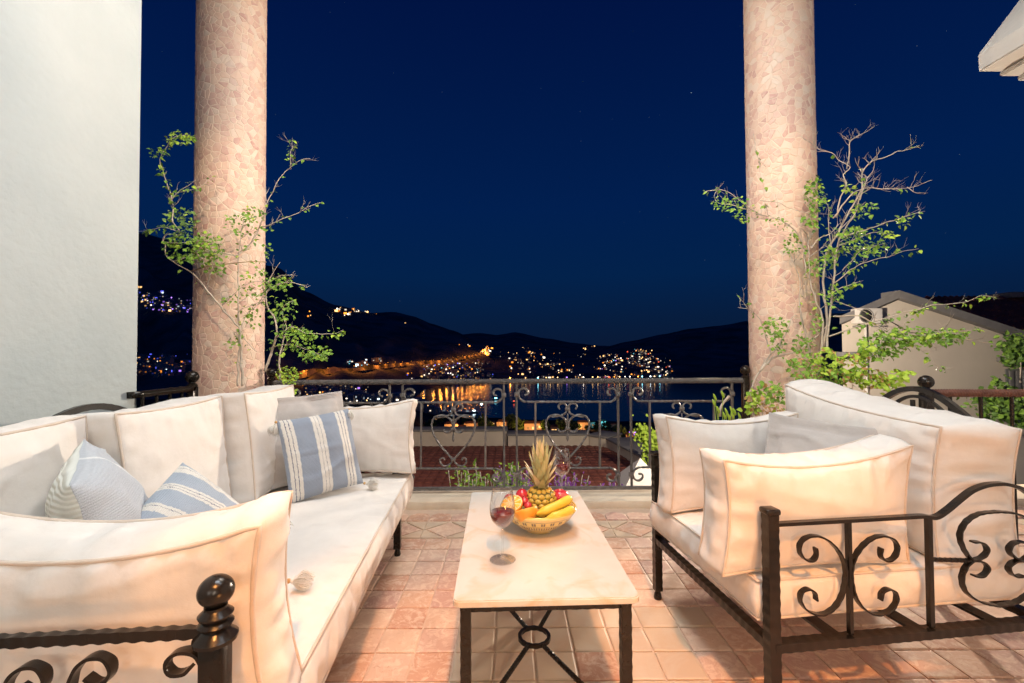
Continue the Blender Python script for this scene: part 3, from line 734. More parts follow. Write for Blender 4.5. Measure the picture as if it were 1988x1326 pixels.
def stripe_mat(name, base, white, groups, axis='X', thin=(0.05, 0.07, 0.16), half=0.062):
    """woven stripes: each group is three raised white bands parted by two thin dashed dark lines"""
    m = bpy.data.materials.new(name); m.use_nodes = True; nt = m.node_tree; N = nt.nodes; L = nt.links
    b = N['Principled BSDF']; b.inputs['Roughness'].default_value = 0.92; b.inputs['Sheen Weight'].default_value = 0.2; b.inputs['Specular IOR Level'].default_value = .2
    uv = N.new('ShaderNodeUVMap'); sp = N.new('ShaderNodeSeparateXYZ'); L.new(uv.outputs[0], sp.inputs[0])
    wv = N.new('ShaderNodeTexNoise'); wv.inputs['Scale'].default_value = 45; wv.inputs['Detail'].default_value = 3; L.new(uv.outputs[0], wv.inputs['Vector'])
    def math_(op, a, b_, c=None):
        n = N.new('ShaderNodeMath'); n.operation = op
        for i, x in enumerate((a, b_)):
            if x is None: continue
            if isinstance(x, (int, float)): n.inputs[i].default_value = x
            else: L.new(x, n.inputs[i])
        return n.outputs[0]
    U = sp.outputs[axis]; V = sp.outputs['Y' if axis == 'X' else 'X']
    jit = math_('MULTIPLY', math_('SUBTRACT', wv.outputs['Fac'], 0.5), 0.034)
    # crosswise yarn ends make the stripe edges ragged
    tooth = math_('MULTIPLY', math_('SINE', math_('MULTIPLY', V, 420.0), None), 0.0022)
    Uj = math_('ADD', math_('ADD', U, jit), tooth)
    cr = N.new('ShaderNodeValToRGB'); cr.color_ramp.interpolation = 'CONSTANT'
    els = cr.color_ramp.elements; els[0].position = 0; els[0].color = (*base, 1)
    while len(els) > 1: els.remove(els[-1])
    crh = N.new('ShaderNodeValToRGB'); crh.color_ramp.interpolation = 'CONSTANT'; eh = crh.color_ramp.elements
    eh[0].position = 0; eh[0].color = (0, 0, 0, 1)
    while len(eh) > 1: eh.remove(eh[-1])
    for g_ in groups:
        h = half
        for a, col in ((-h, white), (-h*.38, thin), (-h*.30, white), (h*.30, thin), (h*.38, white), (h, base)):
            k = els.new(min(.999, max(.001, g_ + a))); k.color = (*col, 1)
        for a, hv in ((-h, 1), (h, 0)):
            k = eh.new(min(.999, max(.001, g_ + a))); k.color = (hv, hv, hv, 1)
    L.new(Uj, cr.inputs[0]); L.new(Uj, crh.inputs[0])
    # slub noise over colour
    n2 = N.new('ShaderNodeTexNoise'); n2.inputs['Scale'].default_value = 120; n2.inputs['Detail'].default_value = 4
    mp = N.new('ShaderNodeMapping'); mp.inputs['Scale'].default_value = (1, 6, 1) if axis == 'Y' else (6, 1, 1); L.new(uv.outputs[0], mp.inputs[0]); L.new(mp.outputs[0], n2.inputs['Vector'])
    mx = N.new('ShaderNodeMix'); mx.data_type = 'RGBA'; mx.blend_type = 'MULTIPLY'; mx.inputs[0].default_value = 0.85
    L.new(cr.outputs[0], mx.inputs[6])
    r2 = N.new('ShaderNodeValToRGB'); r2.color_ramp.elements[0].color = (.7, .7, .72, 1); r2.color_ramp.elements[1].color = (1.15, 1.15, 1.12, 1); r2.color_ramp.elements[0].position = .35; r2.color_ramp.elements[1].position = .65
    L.new(n2.outputs['Fac'], r2.inputs[0]); L.new(r2.outputs[0], mx.inputs[7]); L.new(mx.outputs[2], b.inputs['Base Color'])
    hb_ = math_('ADD', math_('MULTIPLY', crh.outputs[0], 1.2), math_('MULTIPLY', math_('SINE', math_('MULTIPLY', V, 420.0), None), .35))
    hb2 = math_('ADD', hb_, math_('MULTIPLY', n2.outputs['Fac'], 1.0))
    bp = N.new('ShaderNodeBump'); bp.inputs['Strength'].default_value = .8; bp.inputs['Distance'].default_value = .0015
    L.new(hb2, bp.inputs['Height'])
    rg = N.new('ShaderNodeTexNoise'); rg.noise_type = 'RIDGED_MULTIFRACTAL'; rg.inputs['Scale'].default_value = 2.6; rg.inputs['Detail'].default_value = 3; rg.inputs['Distortion'].default_value = 1.2; L.new(uv.outputs[0], rg.inputs['Vector'])
    b5 = N.new('ShaderNodeBump'); b5.inputs['Strength'].default_value = .6; b5.inputs['Distance'].default_value = .006; L.new(rg.outputs['Fac'], b5.inputs['Height']); L.new(bp.outputs[0], b5.inputs['Normal']); L.new(b5.outputs[0], b.inputs['Normal'])
    return m
BLUE, OFFW = (0.30, 0.35, 0.44), (0.78, 0.75, 0.70)
M['stripe'] = stripe_mat('blue_striped_weave', BLUE, OFFW, [0.10, 0.48, 0.83], half=0.07)
M['stripe2'] = stripe_mat('pale_blue_striped_weave', (0.40, 0.46, 0.55), OFFW, [0.14, 0.40, 0.66, 0.90], half=0.045)
M['velvet'] = stripe_mat('grey_blue_velvet', (0.50, 0.54, 0.60), (0.74, 0.76, 0.78), [0.55], half=0.02, thin=(.7, .72, .75))
M['ribbed'] = mat('ribbed_white_cloth', (0.66, 0.68, 0.64), (0.72, 0.74, 0.70), scale=20, rough=.95)
nt = M['ribbed'].node_tree; w = nt.nodes.new('ShaderNodeTexWave'); w.inputs['Scale'].default_value = 11; w.bands_direction = 'Y'; w.inputs['Distortion'].default_value = .4
uvn = nt.nodes.new('ShaderNodeUVMap'); nt.links.new(uvn.outputs[0], w.inputs[0]); bp = nt.nodes.new('ShaderNodeBump'); bp.inputs['Strength'].default_value = .8; bp.inputs['Distance'].default_value = .004
nt.links.new(w.outputs['Fac'], bp.inputs['Height']); nt.links.new(bp.outputs[0], nt.nodes['Principled BSDF'].inputs['Normal'])

# ------------------------------------------------------------------ iron furniture helpers
wavy = lambda L: 1 + .032 * math.sin(L * 2 * PI / 0.034)
def strap(mb, pts, nrm, w=0.016, t=0.0052):
    mb.sweep(pts, w, t, sides=4, normal=nrm, rmod=lambda L: 1 + .06*math.sin(L * 2 * PI / 0.026))

# ================================================================== LEFT SOFA (3 seats)
N0 = Vector((-0.455, 0.705, 0)); F0 = Vector((-0.600, 2.62, 0))
U = (F0 - N0).normalized(); D = Vector((-U.y, U.x, 0))          # U: near -> far, D: front -> back (to the left)
LS = (F0 - N0).length
sofa = empty('sofa', (0, 0, 0)); tag(sofa, 'long wrought iron three seat sofa with off white cushions on the left', 'sofa')
sofa.matrix_world = frame(N0, U, D)
DEP = 0.90
SH = 0.295                                                            # frame height
def L2(x, y, z): return Vector((x, y, z))
k = MB()
for (a, b) in (((0, .03), (LS, .03)), ((0, DEP), (LS, DEP)), ((0, 0), (0, DEP)), ((LS, .03), (LS, DEP))):
    k.sweep(line((*a, SH - .035), (*b, SH - .035), .005), .03, .03, rmod=wavy)
k.build('seat_frame', M['iron'], sofa, angle=50)
for i in range(9):
    k = MB(); x = LS*(i+1)/10; k.box((x-.02, .044, SH-.036), (x+.02, DEP-.014, SH-.028)); k.build('slat', M['iron'], sofa, smooth=False)
def leg_mesh(z1):
    k = MB(); k.sweep(line((0, 0, .045), (0, 0, z1), .005), .036, .036, rmod=wavy, normal=(1, 0, 0))
    k.lathe([(.006, .007), (.016, .007), (.018, .014), (.0155, .028), (.010, .045)], 14); return k
for (x, y) in ((0.02, 0), (LS - .14, 0), (0.02, DEP), (LS - .02, DEP)):
    leg_mesh(SH - .03).build('leg', M['iron'], sofa, M=Matrix.Translation((x, y + (.034 if (y == 0 and x > 1) else .004), 0)), angle=50)
def ball_post(parent, x, y, h, z0):
    """square post with turned neck and ball top"""
    k = MB(); w = .035
    k.bbox((x-w/2, y-w/2, z0), (x+w/2, y+w/2, h-.085), .004)
    k.lathe([(.024, h-.085), (.030, h-.082), (.031, h-.076), (.022, h-.068), (.0185, h-.064), (.023, h-.060), (.025, h-.056), (.021, h-.052), (.018, h-.050), (.023, h-.046), (.0245, h-.042), (.020, h-.038), (.016, h-.034), (.016, h-.030)], 20, M=Matrix.Translation((x, y, 0)))
    p = k.build('post', M['iron'], parent, angle=40)
    k = MB(); r = .0255; n = 14
    k.lathe([(max(.0004, r*math.sin(PI*i/n)), -r*.92*math.cos(PI*i/n)) for i in range(n+1)], 24, M=Matrix.Translation((x, y, h-.030+r*.86))); k.build('ball', M['iron'], p)
ball_post(sofa, 0.0, 0.0, 0.745, SH - .004)
ball_post(sofa, 0.0, DEP, 0.80, SH - .004)
ball_post(sofa, LS - .04, 0.06, 0.63, SH - .02)
ball_post(sofa, LS, DEP, 0.80, SH - .02)
# near arm: wavy rail and strap scrolls (arm plane is x = 0 in sofa space)
def arm_local(px, py):
    """photo pixel -> point of the near arm plane, in sofa space"""
    d = CAMROT @ Vector((px - 994, -(py - 663), -FPX)); n = U
    t = (N0 - EYE).dot(n) / d.dot(n); return sofa.matrix_world.inverted() @ (EYE + d * t)
ra = arm_local(398, 1226); zr = ra.z
k = MB(); k.sweep(line((0, 0.012, zr), (0, DEP - .012, zr), .004), .016, .012, rmod=lambda L: 1 + .10*math.sin(L*2*PI/.024)); k.build('arm_rail', M['iron'], sofa, angle=50)
def arm_scroll(P):
    pts = catmull([arm_local(*q) for q in P], .004); zc = (zr + SH) / 2
    pts = [Vector((0, p.y, p.z)) for p in pts]; low = [Vector((0, p.y, 2*zc - p.z)) for p in pts]
    join = line(pts[-1], low[-1], .004)
    k = MB(); strap(k, pts + join[1:-1] + low[::-1], (1, 0, 0)); k.build('scroll', M['iron'], sofa, angle=50)
s1 = [(371,1295),(364,1302),(352,1306),(338,1306),(328,1297),(326,1284),(334,1272),(350,1264),(370,1263),(386,1272),(395,1287),(398,1308),(397,1330),(394,1345)]
s2 = [(170,1312),(182,1320),(195,1324),(209,1319),(219,1303),(216,1286),(203,1275),(184,1273),(164,1282),(149,1300),(141,1322),(140,1350),(142,1362)]
s3 = [(x*1.0 - 128 - (x-170)*.0, y + 18) for x, y in s2]
for s in (s1, s2, s3): arm_scroll(s)
# far arm
k = MB(); k.sweep(line((LS, 0.012, .62), (LS, DEP-.012, .62), .01), .016, .014, rmod=wavy); k.build('arm_rail', M['iron'], sofa, angle=50)
for y in (.25, .5, .72):
    k = MB(); k.sweep(line((LS, y, SH-.005), (LS, y, .62), .01), .014, .014); k.build('arm_bar', M['iron'], sofa, angle=50)
# arched back
def arch(x0, x1, y, z0, z1, n=24): return [Vector((x0 + (x1-x0)*i/n, y, z0 + (z1-z0)*math.sin(PI*i/n)**1.0)) for i in range(n+1)]
k = MB(); k.sweep(arch(.45, LS-.45, DEP+.05, .62, .915, 60), .022, .014, rmod=wavy); k.build('back_rail', M['iron'], sofa, angle=50)
for i in range(7):
    x = LS*(i+1)/8; k = MB(); k.sweep(line((x, DEP, SH-.005), (x, DEP, .62 + .10*math.sin(PI*(i+1)/8)), .01), .014, .014); k.build('back_bar', M['iron'], sofa, angle=50)
# cushions
def flat(x0, x1, y0, y1, zc): return Matrix.Translation(((x0+x1)/2, (y0+y1)/2, zc))
cushion('seat_cushion', flat(0, LS, -.022, .91, SH + .055), (LS - .01, .93, .135), sofa, seed=1, bulge=.016, pinch=.006, side=.012, pucker=.006, wr=.004, n=.012)
ZS = SH + .145                                                     # where things rest
def upright(x0, x1, yfront, z0, H, T, tilt=8, face='front', seed=2, **kw):
    """cushion standing on the seat, its broad face towards the sofa front (local -y)"""
    wdt = x1 - x0; t = R(tilt)
    X = Vector((1, 0, 0)); Yv = Vector((0, math.sin(t), math.cos(t)))   # cushion x -> along sofa, y -> up, z -> towards front
    Zv = X.cross(Yv)
    c = Vector(((x0+x1)/2, yfront + T/2*math.cos(t) + H/2*math.sin(t), z0 + H/2*math.cos(t)))
    m = Matrix((X, Yv, Zv)).transposed().to_4x4(); m.translation = c
    return m, (wdt, H, T)
for (x0, x1, yf, H, sd, T) in ((0.18, 0.745, .735, .465, 3, .19), (0.75, 1.33, .655, .465, 4, .25), (1.345, 1.87, .565, .475, 5, .22)):
    m_, d_ = upright(x0, x1, yf, ZS, H, T, seed=sd, tilt=6)
    cushion('back_cushion', m_, d_, sofa, seed=sd, bulge=.030, pinch=.012, side=.012, wr=.0055, pucker=.005)
def arm_cush(xc, y0, y1, T, H, sgn, seed, tilt=8, **kw):
    """cushion standing against an arm; broad face looks along the sofa (local x)"""
    t = R(tilt) * sgn; X = Vector((0, 1, 0)); Yv = Vector((-math.sin(t), 0, math.cos(t)))
    m = Matrix((X, Yv, X.cross(Yv))).transposed().to_4x4(); m.translation = Vector((xc, (y0+y1)/2, ZS + H/2 - .005)); return m, (y1-y0, H, T)
def droop(v, a=.03, w=.3): return Vector((v.x, v.y - a*(1 - min(1, (v.x/w)**2)) * (1 if v.y > 0 else 0.0) * (v.y/.2), v.z))
m_, d_ = arm_cush(0.155, -.035, .60, .14, .385, 1, 7)
cushion('arm_cushion', m_, d_, sofa, 'large off white cushion against the near arm with orange lit face', seed=7, bulge=.035, pinch=.022, pucker=.008, side=.018, wr=.0055, warp=lambda v: droop(v, .035))
m_, d_ = arm_cush(1.87, -.045, .62, .14, .39, -1, 9, tilt=7)
cushion('arm_cushion', m_, d_, sofa, seed=9, bulge=.035, pinch=.022, pucker=.005, side=.012, wr=.005, warp=lambda v: droop(v, .02))

# ================================================================== RIGHT ARMCHAIR
A0 = Vector((0.638, 2.035, 0)); B0 = Vector((0.728, 1.300, 0))       # far front post, near front post
U2 = (B0 - A0).normalized(); D2 = Vector((-U2.y, U2.x, 0)); LW = (B0 - A0).length; DP2 = 0.90
chair = empty('armchair', A0); tag(chair, 'wide wrought iron armchair with off white cushions on the right', 'armchair')
chair.matrix_world = frame(A0, U2, D2)
SH2 = 0.298; TOPZ = 0.655
def arm2(px, py):
    d = CAMROT @ Vector((px - 994, -(py - 663), -FPX)); t = (B0 - EYE).dot(U2) / d.dot(U2); return chair.matrix_world.inverted() @ (EYE + d * t)
k = MB()
k.sweep(line((0, 0, SH2-.03), (LW, 0, SH2-.03), .005), .024, .03, rmod=wavy)
k.sweep(line((0, DP2, SH2-.03), (LW, DP2, SH2-.03), .005), .024, .03, rmod=wavy)
k.sweep(line((0, 0, SH2-.03), (0, DP2, SH2-.03), .005), .024, .03, rmod=wavy)
k.sweep(line((LW, 0, SH2-.03), (LW, DP2+.4, SH2-.03), .005), .024, .034, rmod=wavy)
k.build('seat_frame', M['iron'], chair, angle=50)
for i in range(3):
    k = MB(); y = .27*(i+1)-.06; k.box((.014, y-.022, SH2-.034), (LW-.014, y+.022, SH2-.026)); k.build('slat', M['iron'], chair, smooth=False)
def cap_post(x, y, h, foot=True):
    k = MB(); k.sweep(line((0, 0, .045), (0, 0, h-.018), .005), .032, .032, rmod=wavy, normal=(1, 0, 0))
    k.lathe([(.006, .007), (.016, .007), (.018, .014), (.0155, .028), (.010, .045)], 14); k.bbox((-.021, -.021, h-.018), (.021, .021, h), .006)
    k.build('leg', M['iron'], chair, M=Matrix.Translation((x, y, 0)), angle=50)
for x, y, h in ((0, 0, TOPZ), (LW, 0, TOPZ), (0, DP2, .80), (LW, DP2+.42, TOPZ)): cap_post(x, y, h)
# near arm outline: level rail, then an arch, mirrored
AX = 1937.0
Yc_ = arm2(AX, 1086).y
rail_px = [(1500,1013),(1560,1012.5),(1650,1011),(1740,1010),(1790,1009),(1815,1004),(1838,990),(1862,970),(1886,952),(1912,942),(1937,939)]
pts = [arm2(*q) for q in rail_px]; pts = [Vector((LW, p.y, p.z)) for p in pts]
zlev = sum(p.z for p in pts[:4]) / 4
for i in range(5): pts[i].z = zlev
pm = [Vector((LW, 2*Yc_ - p.y, p.z)) for p in pts[4:-1]][::-1]
full = catmull(pts + pm, .006)
k = MB(); k.sweep(full, .010, .018, normal=(0, 0, 1)); k.build('arm_rail', M['iron'], chair, angle=50)
for px in (1647, 1803):
    a = arm2(px, 1050); k = MB(); k.sweep(line((LW, a.y, SH2-.015), (LW, a.y, zlev-.006), .01), .014 if px == 1803 else .011, .014); k.build('arm_bar', M['iron'], chair, angle=50)
a = arm2(1803, 1050); k = MB(); k.sweep(line((LW, 2*Yc_-a.y, SH2-.015), (LW, 2*Yc_-a.y, zlev-.006), .01), .016, .016); k.build('arm_bar', M['iron'], chair, angle=50)
cs = [(1583,1063),(1584,1078),(1576,1088),(1563,1086),(1553,1074),(1552,1058),(1562,1045),(1581,1040),(1602,1046),(1622,1063),(1636,1086),(1641,1108),(1640,1128),(1634,1155),(1620,1178),(1600,1191),(1580,1191),(1562,1181),(1553,1164),(1556,1149),(1569,1143),(1581,1150),(1584,1165)]
def chair_scroll(P, name='scroll'):
    q = catmull([Vector((LW, arm2(*p).y, arm2(*p).z)) for p in P], .004); k = MB(); strap(k, q, (1, 0, 0), w=.016, t=.0052); k.build(name, M['iron'], chair, angle=50)
chair_scroll(cs); chair_scroll([(2*1646.5 - x, y) for x, y in cs])
up = [(1887,1052),(1900,1052),(1911,1057),(1916,1068),(1910,1078),(1898,1085),(1886,1086),(1873,1070),(1864,1048),(1865,1030),(1878,1010),(1902,997),(1937,993)]
lo = [(1889,1117),(1902,1119),(1912,1113),(1917,1102),(1909,1092),(1897,1088),(1884,1090),(1873,1103),(1867,1124),(1875,1149),(1902,1168),(1937,1176)]
for P in (up, lo):
    chair_scroll(P, 'ring_scroll'); chair_scroll([(2*AX - x, y) for x, y in P], 'ring_scroll')
k = MB(); a = arm2(1808, 1086); b = arm2(1884, 1088); k.sweep(line((LW, a.y, a.z), (LW, b.y, b.z), .004), .010, .010, twist=300); k.build('arm_bar', M['iron'], chair, angle=50)
# far arm (mostly behind its cushion) and arched back
k = MB(); k.sweep(line((0, .015, TOPZ-.015), (0, DP2-.015, TOPZ-.015), .01), .014, .018); k.build('arm_rail', M['iron'], chair, angle=50)
for y in (.22, .42, .64):
    k = MB(); k.sweep(line((0, y, SH2-.015), (0, y, TOPZ-.02), .01), .014, .014); k.build('arm_bar', M['iron'], chair, angle=50)
k = MB(); k.sweep(arch(.10, LW-.16, DP2+.03, .80, .945, 40), .020, .020); k.build('back_rail', M['iron'], chair, angle=50)
k = MB(); k.sweep(arch(.16, LW-.22, DP2+.03, .78, .915, 40), .012, .010); k.build('back_rail', M['iron'], chair, angle=50)
for i in range(3):
    x = LW*(i+1.2)/5; k = MB(); k.sweep(line((x, DP2+.03, SH2-.015), (x, DP2+.03, .90), .01), .012, .012); k.build('back_bar', M['iron'], chair, angle=50)
# cushions
cushion('seat_cushion', flat(-.02, LW-.03, -.02, .92, SH2 + .078), (LW - .025, .93, .118), chair, seed=11, bulge=.014, pinch=.006, side=.012, wr=.003)
ZS2 = SH2 + .138
def up2(x0, x1, yf, H, T, tilt):
    t = R(tilt); X = Vector((1, 0, 0)); Yv = Vector((0, math.sin(t), math.cos(t))); m = Matrix((X, Yv, X.cross(Yv))).transposed().to_4x4()
    m.translation = Vector(((x0+x1)/2, yf + T/2 + H/2*math.sin(t), ZS2 + H/2*math.cos(t))); return m, (x1-x0, H, T)
m_, d_ = up2(.00, .685, .60, .445, .30, 3)
cushion('back_cushion', m_, d_, chair, seed=13, bulge=.034, pinch=.020, side=.030, wr=.0055, pucker=.007, warp=lambda v: Vector((v.x, v.y + (.012 - .045*(v.x/.35))*max(0, v.y)/.23, v.z)))
def arm2c(xc, y0, y1, T, H, sgn, tilt, rz=0):
    t = R(tilt)*sgn; X = Vector((math.sin(R(rz)), math.cos(R(rz)), 0)); Yv = Vector((math.sin(t), 0, math.cos(t))); Yv = (Yv - X*X.dot(Yv)).normalized()
    m = Matrix((X, Yv, X.cross(Yv))).transposed().to_4x4(); m.translation = Vector((xc, (y0+y1)/2, ZS2 + H/2 + .004)); return m, (y1-y0, H, T)
m_, d_ = arm2c(LW - .125, -.105, .515, .14, .355, 1, 3)
cushion('arm_cushion', m_, d_, chair, 'near side cushion behind the scrolled arm, lit orange', seed=15, bulge=.036, pinch=.02, pucker=.0085, side=.016, wr=.0055, warp=lambda v: Vector((v.x, v.y + .012*(v.x/.31)*(1 if v.y > 0 else 0)*v.y/.17 - (.022*(1-min(1, (v.x/.3)**2)) if v.y > 0 else 0)*v.y/.17, v.z)))
m_, d_ = arm2c(.10, -.02, .575, .13, .385, -1, 5)
cushion('arm_cushion', m_, d_, chair, seed=17, bulge=.034, pinch=.02, pucker=.004, side=.012, wr=.005, warp=lambda v: droop(v, .02))

# ================================================================== throw pillows
def pillow(name, label, center, right, normal, Wd, Ht, T, mats, seed, flange=0.0, tassels=(), roll=0, group=None, **kw):
    mb, cs_ = knife_pillow(Wd, Ht, T, seed, flange=flange, **kw)
    Z = Vector(normal).normalized(); X = Vector(right); X = (X - Z*X.dot(Z)).normalized(); Y = Z.cross(X)
    m = Matrix((X, Y, Z)).transposed().to_4x4() @ Matrix.Rotation(R(roll), 4, 'Z'); m.translation = Vector(center)
    o = mb.build(name, mats, M=m); tag(o, label, 'pillow', group)
    for (a, b, size, dirn) in tassels:
        c = Vector((a*Wd/2, b*Ht/2, 0)); inv = m.to_3x3().inverted(); d = inv @ Vector(dirn)
        tassel(o, c, d, size, seed=seed + a*3 + b)
    return o
g_ = 'throw pillows on the sofa and armchair'
pillow('throw_pillow', 'plain beige linen pillow propped behind the blue striped pillow', (-1.045, 2.30, .675), (.78, .60, 0), (.60, -.72, .30), .44, .44, .12, [M['linen'], M['linen']], 21, flange=.035, roll=3, group=g_, wr=.005)
pillow('throw_pillow', 'blue pillow with three white stripe bands standing upright on the sofa', (-.905, 2.165, .625), (.766, .643, 0.02), (.60, -.74, .28), .335, .375, .12, [M['stripe'], M['stripe']], 22, roll=4, group=g_,
       tassels=((-1, 1, .045, (-.15, -.1, -1)), (1, 1, .04, (.1, -.2, -.5)), (1, -1, .048, (.9, .1, -.12)), (-1, -1, .05, (-.7, -.3, -.05))))
pillow('throw_pillow', 'grey blue velvet pillow with ribbed white back leaning in the near corner', (-1.065, 1.20, .635), (-.55, .75, -.1), (.74, .60, .25), .42, .42, .19, [M['velvet'], M['ribbed']], 23, roll=12, group=g_, wr=.006)
pillow('throw_pillow', 'light blue pillow with curved white stripes lying behind the near cushion', (-.885, 1.27, .60), (.25, .85, -.1), (.72, -.22, .50), .31, .31, .15, [M['stripe2'], M['stripe2']], 24, roll=35, group=g_, wr=.005,
       tassels=((-1, 1, .045, (0, -.2, 1)), (1, -1, .06, (.9, -.2, -.1))))
pillow('throw_pillow', 'greige linen pillow with flat border slumped in the armchair corner', (1.115, 1.665, .665), (.80, -.42, -.10), (-.50, -.74, .42), .37, .38, .11, [M['linen'], M['linen']], 25, flange=.04, roll=-3, group=g_, wr=.007)
# ================================================================== coffee table
TZ = 0.45
c_fl, c_fr, c_bl, c_br = G(884, 1166, TZ), G(1240, 1161, TZ), G(913, 954, TZ), G(1125, 953, TZ)
mid_f = (c_fl + c_fr)/2; mid_b = (c_bl + c_br)/2; TX = (mid_b - mid_f).normalized(); TLn = (mid_b - mid_f).length; TWd = ((c_fr-c_fl).length + (c_br-c_bl).length)/2
tb = empty('coffee_table', (0, 0, 0)); tag(tb, 'low wrought iron coffee table with cream marble top between the seats', 'table')
tb.matrix_world = frame(Vector(((mid_f.x+mid_b.x)/2, (mid_f.y+mid_b.y)/2, 0)), (TX.y, -TX.x, 0), TX)
m = mat('cream_marble', (0.60, 0.555, 0.49), (0.67, 0.64, 0.59), scale=3.2, rough=0.22, spec=.5, bump=.04, bscale=30, coat=.15, ramp=(.3, .6)); M['table_top'] = m
nt = m.node_tree; n2 = nt.nodes.new('ShaderNodeTexNoise'); n2.inputs['Scale'].default_value = 7; n2.inputs['Detail'].default_value = 8; n2.inputs['Distortion'].default_value = 1.5
nt.links.new(nt.nodes['Texture Coordinate'].outputs['Object'], n2.inputs[0]); r_ = nt.nodes.new('ShaderNodeValToRGB'); r_.color_ramp.elements[0].position = .52; r_.color_ramp.elements[1].position = .74
r_.color_ramp.elements[0].color = (0, 0, 0, 1); r_.color_ramp.elements[1].color = (.85, .85, .85, 1); nt.links.new(n2.outputs['Fac'], r_.inputs[0])
mx = nt.nodes.new('ShaderNodeMix'); mx.data_type = 'RGBA'; nt.links.new(r_.outputs[0], mx.inputs[0]); src = nt.nodes['Principled BSDF'].inputs['Base Color'].links[0].from_socket
nt.links.new(src, mx.inputs[6]); mx.inputs[7].default_value = (.62, .45, .28, 1); nt.links.new(mx.outputs[2], nt.nodes['Principled BSDF'].inputs['Base Color'])
hw, hl = TWd/2, TLn/2
k = MB(); bm = bmesh.new()
pts = []
for (sx, sy) in ((1, -1), (1, 1), (-1, 1), (-1, -1)):
    cx, cy_ = sx*(hw-.018), sy*(hl-.018); a0 = {(1,-1): -90, (1,1): 0, (-1,1): 90, (-1,-1): 180}[(sx, sy)]
    for i in range(6): a = R(a0 + 18*i); pts.append((cx + .018*math.cos(a), cy_ + .018*math.sin(a)))
vs = [bm.verts.new((x, y, TZ-.019)) for x, y in pts]; f = bm.faces.new(vs); r0 = bmesh.ops.extrude_face_region(bm, geom=[f])
for v in [v for v in r0['geom'] if isinstance(v, bmesh.types.BMVert)]: v.co.z = TZ
bmesh.ops.recalc_face_normals(bm, faces=bm.faces)
bmesh.ops.bevel(bm, geom=[e_ for e_ in bm.edges if abs(e_.verts[0].co.z - e_.verts[1].co.z) < 1e-5], offset=.003, segments=2, affect='EDGES')
bm.verts.index_update(); k.add([v.co.copy() for v in bm.verts], [tuple(v.index for v in f_.verts) for f_ in bm.faces]); bm.free()
k.build('table_top', M['table_top'], tb, angle=40)
lx, ly = hw - .032, hl - .035
for sx in (-1, 1):
    for sy in (-1, 1):
        k = MB(); k.sweep(line((0, 0, .0075), (0, 0, TZ-.0195), .005), .028, .028, rmod=wavy, normal=(1, 0, 0)); k.build('leg', M['iron'], tb, M=Matrix.Translation((sx*lx, sy*ly, 0)), angle=50)
k = MB(); zz = TZ - .033
for sy in (-1, 1): k.sweep(line((-lx+.014, sy*ly, zz), (lx-.014, sy*ly, zz), .005), .012, .024, rmod=wavy, normal=(0, 1, 0))
for sx in (-1, 1): k.sweep(line((sx*lx, -ly+.014, zz), (sx*lx, ly-.014, zz), .005), .012, .024, rmod=wavy, normal=(1, 0, 0))
k.build('apron', M['iron'], tb, angle=50)
rc = tb.matrix_world.inverted() @ G(1036, 1243, .085); rr_ = .052; rc = Vector((0, rc.y*.6, .085))
k = MB(); k.sweep([Vector((rr_*math.cos(2*PI*i/60), rc.y + rr_*math.sin(2*PI*i/60), .085)) for i in range(60)], .012, .012, closed=True, rmod=lambda L: 1 + .07*math.sin(L*260)); k.build('brace_ring', M['iron'], tb, angle=50)
for sx in (-1, 1):
    for sy in (-1, 1):
        c0 = Vector((0, rc.y, .085)); c1 = Vector((sx*(lx-.012), sy*(ly-.012), .085)); dn = (c1-c0).normalized()
        k = MB(); k.sweep(line(c0 + dn*rr_*1.05, c1, .005), .012, .012, twist=200); k.build('brace_bar', M['iron'], tb, angle=50)

# wine glasses
glass = bpy.data.materials.new('clear_glass'); glass.use_nodes = True; gt_ = glass.node_tree; gt_.nodes.clear()      # thin-walled glass: clear with a Fresnel sheen
go_ = gt_.nodes.new('ShaderNodeOutputMaterial'); gx = gt_.nodes.new('ShaderNodeMixShader'); tr_ = gt_.nodes.new('ShaderNodeBsdfTransparent'); gl_ = gt_.nodes.new('ShaderNodeBsdfGlossy'); lw_ = gt_.nodes.new('ShaderNodeLayerWeight')
tr_.inputs[0].default_value = (.985, .99, .988, 1); gl_.inputs['Roughness'].default_value = .03; lw_.inputs['Blend'].default_value = .5
mr_ = gt_.nodes.new('ShaderNodeMapRange'); mr_.inputs['To Min'].default_value = .38; mr_.inputs['To Max'].default_value = .93; gt_.links.new(lw_.outputs['Facing'], mr_.inputs['Value'])
pw_ = gt_.nodes.new('ShaderNodeMath'); pw_.operation = 'POWER'; pw_.inputs[1].default_value = 3.2; gt_.links.new(mr_.outputs[0], pw_.inputs[0])
gt_.links.new(pw_.outputs[0], gx.inputs[0]); gt_.links.new(tr_.outputs[0], gx.inputs[1]); gt_.links.new(gl_.outputs[0], gx.inputs[2]); gt_.links.new(gx.outputs[0], go_.inputs[0])
wine = bpy.data.materials.new('red_wine'); wine.use_nodes = True; b = wine.node_tree.nodes['Principled BSDF']
b.inputs['Base Color'].default_value = (0.22, 0.006, 0.016, 1); b.inputs['Roughness'].default_value = .03; b.inputs['Transmission Weight'].default_value = .45; b.inputs['IOR'].default_value = 1.34
out = [(.0005,.0),(.0375,.0),(.0390,.0012),(.0380,.0022),(.020,.0048),(.0085,.0085),(.0050,.014),(.0040,.030),(.0038,.075),(.0045,.093),(.0080,.1005),(.0200,.1075),(.0320,.1210),(.0385,.1380),(.0400,.1550),(.0385,.1780),(.0345,.2020),(.0312,.2170)]
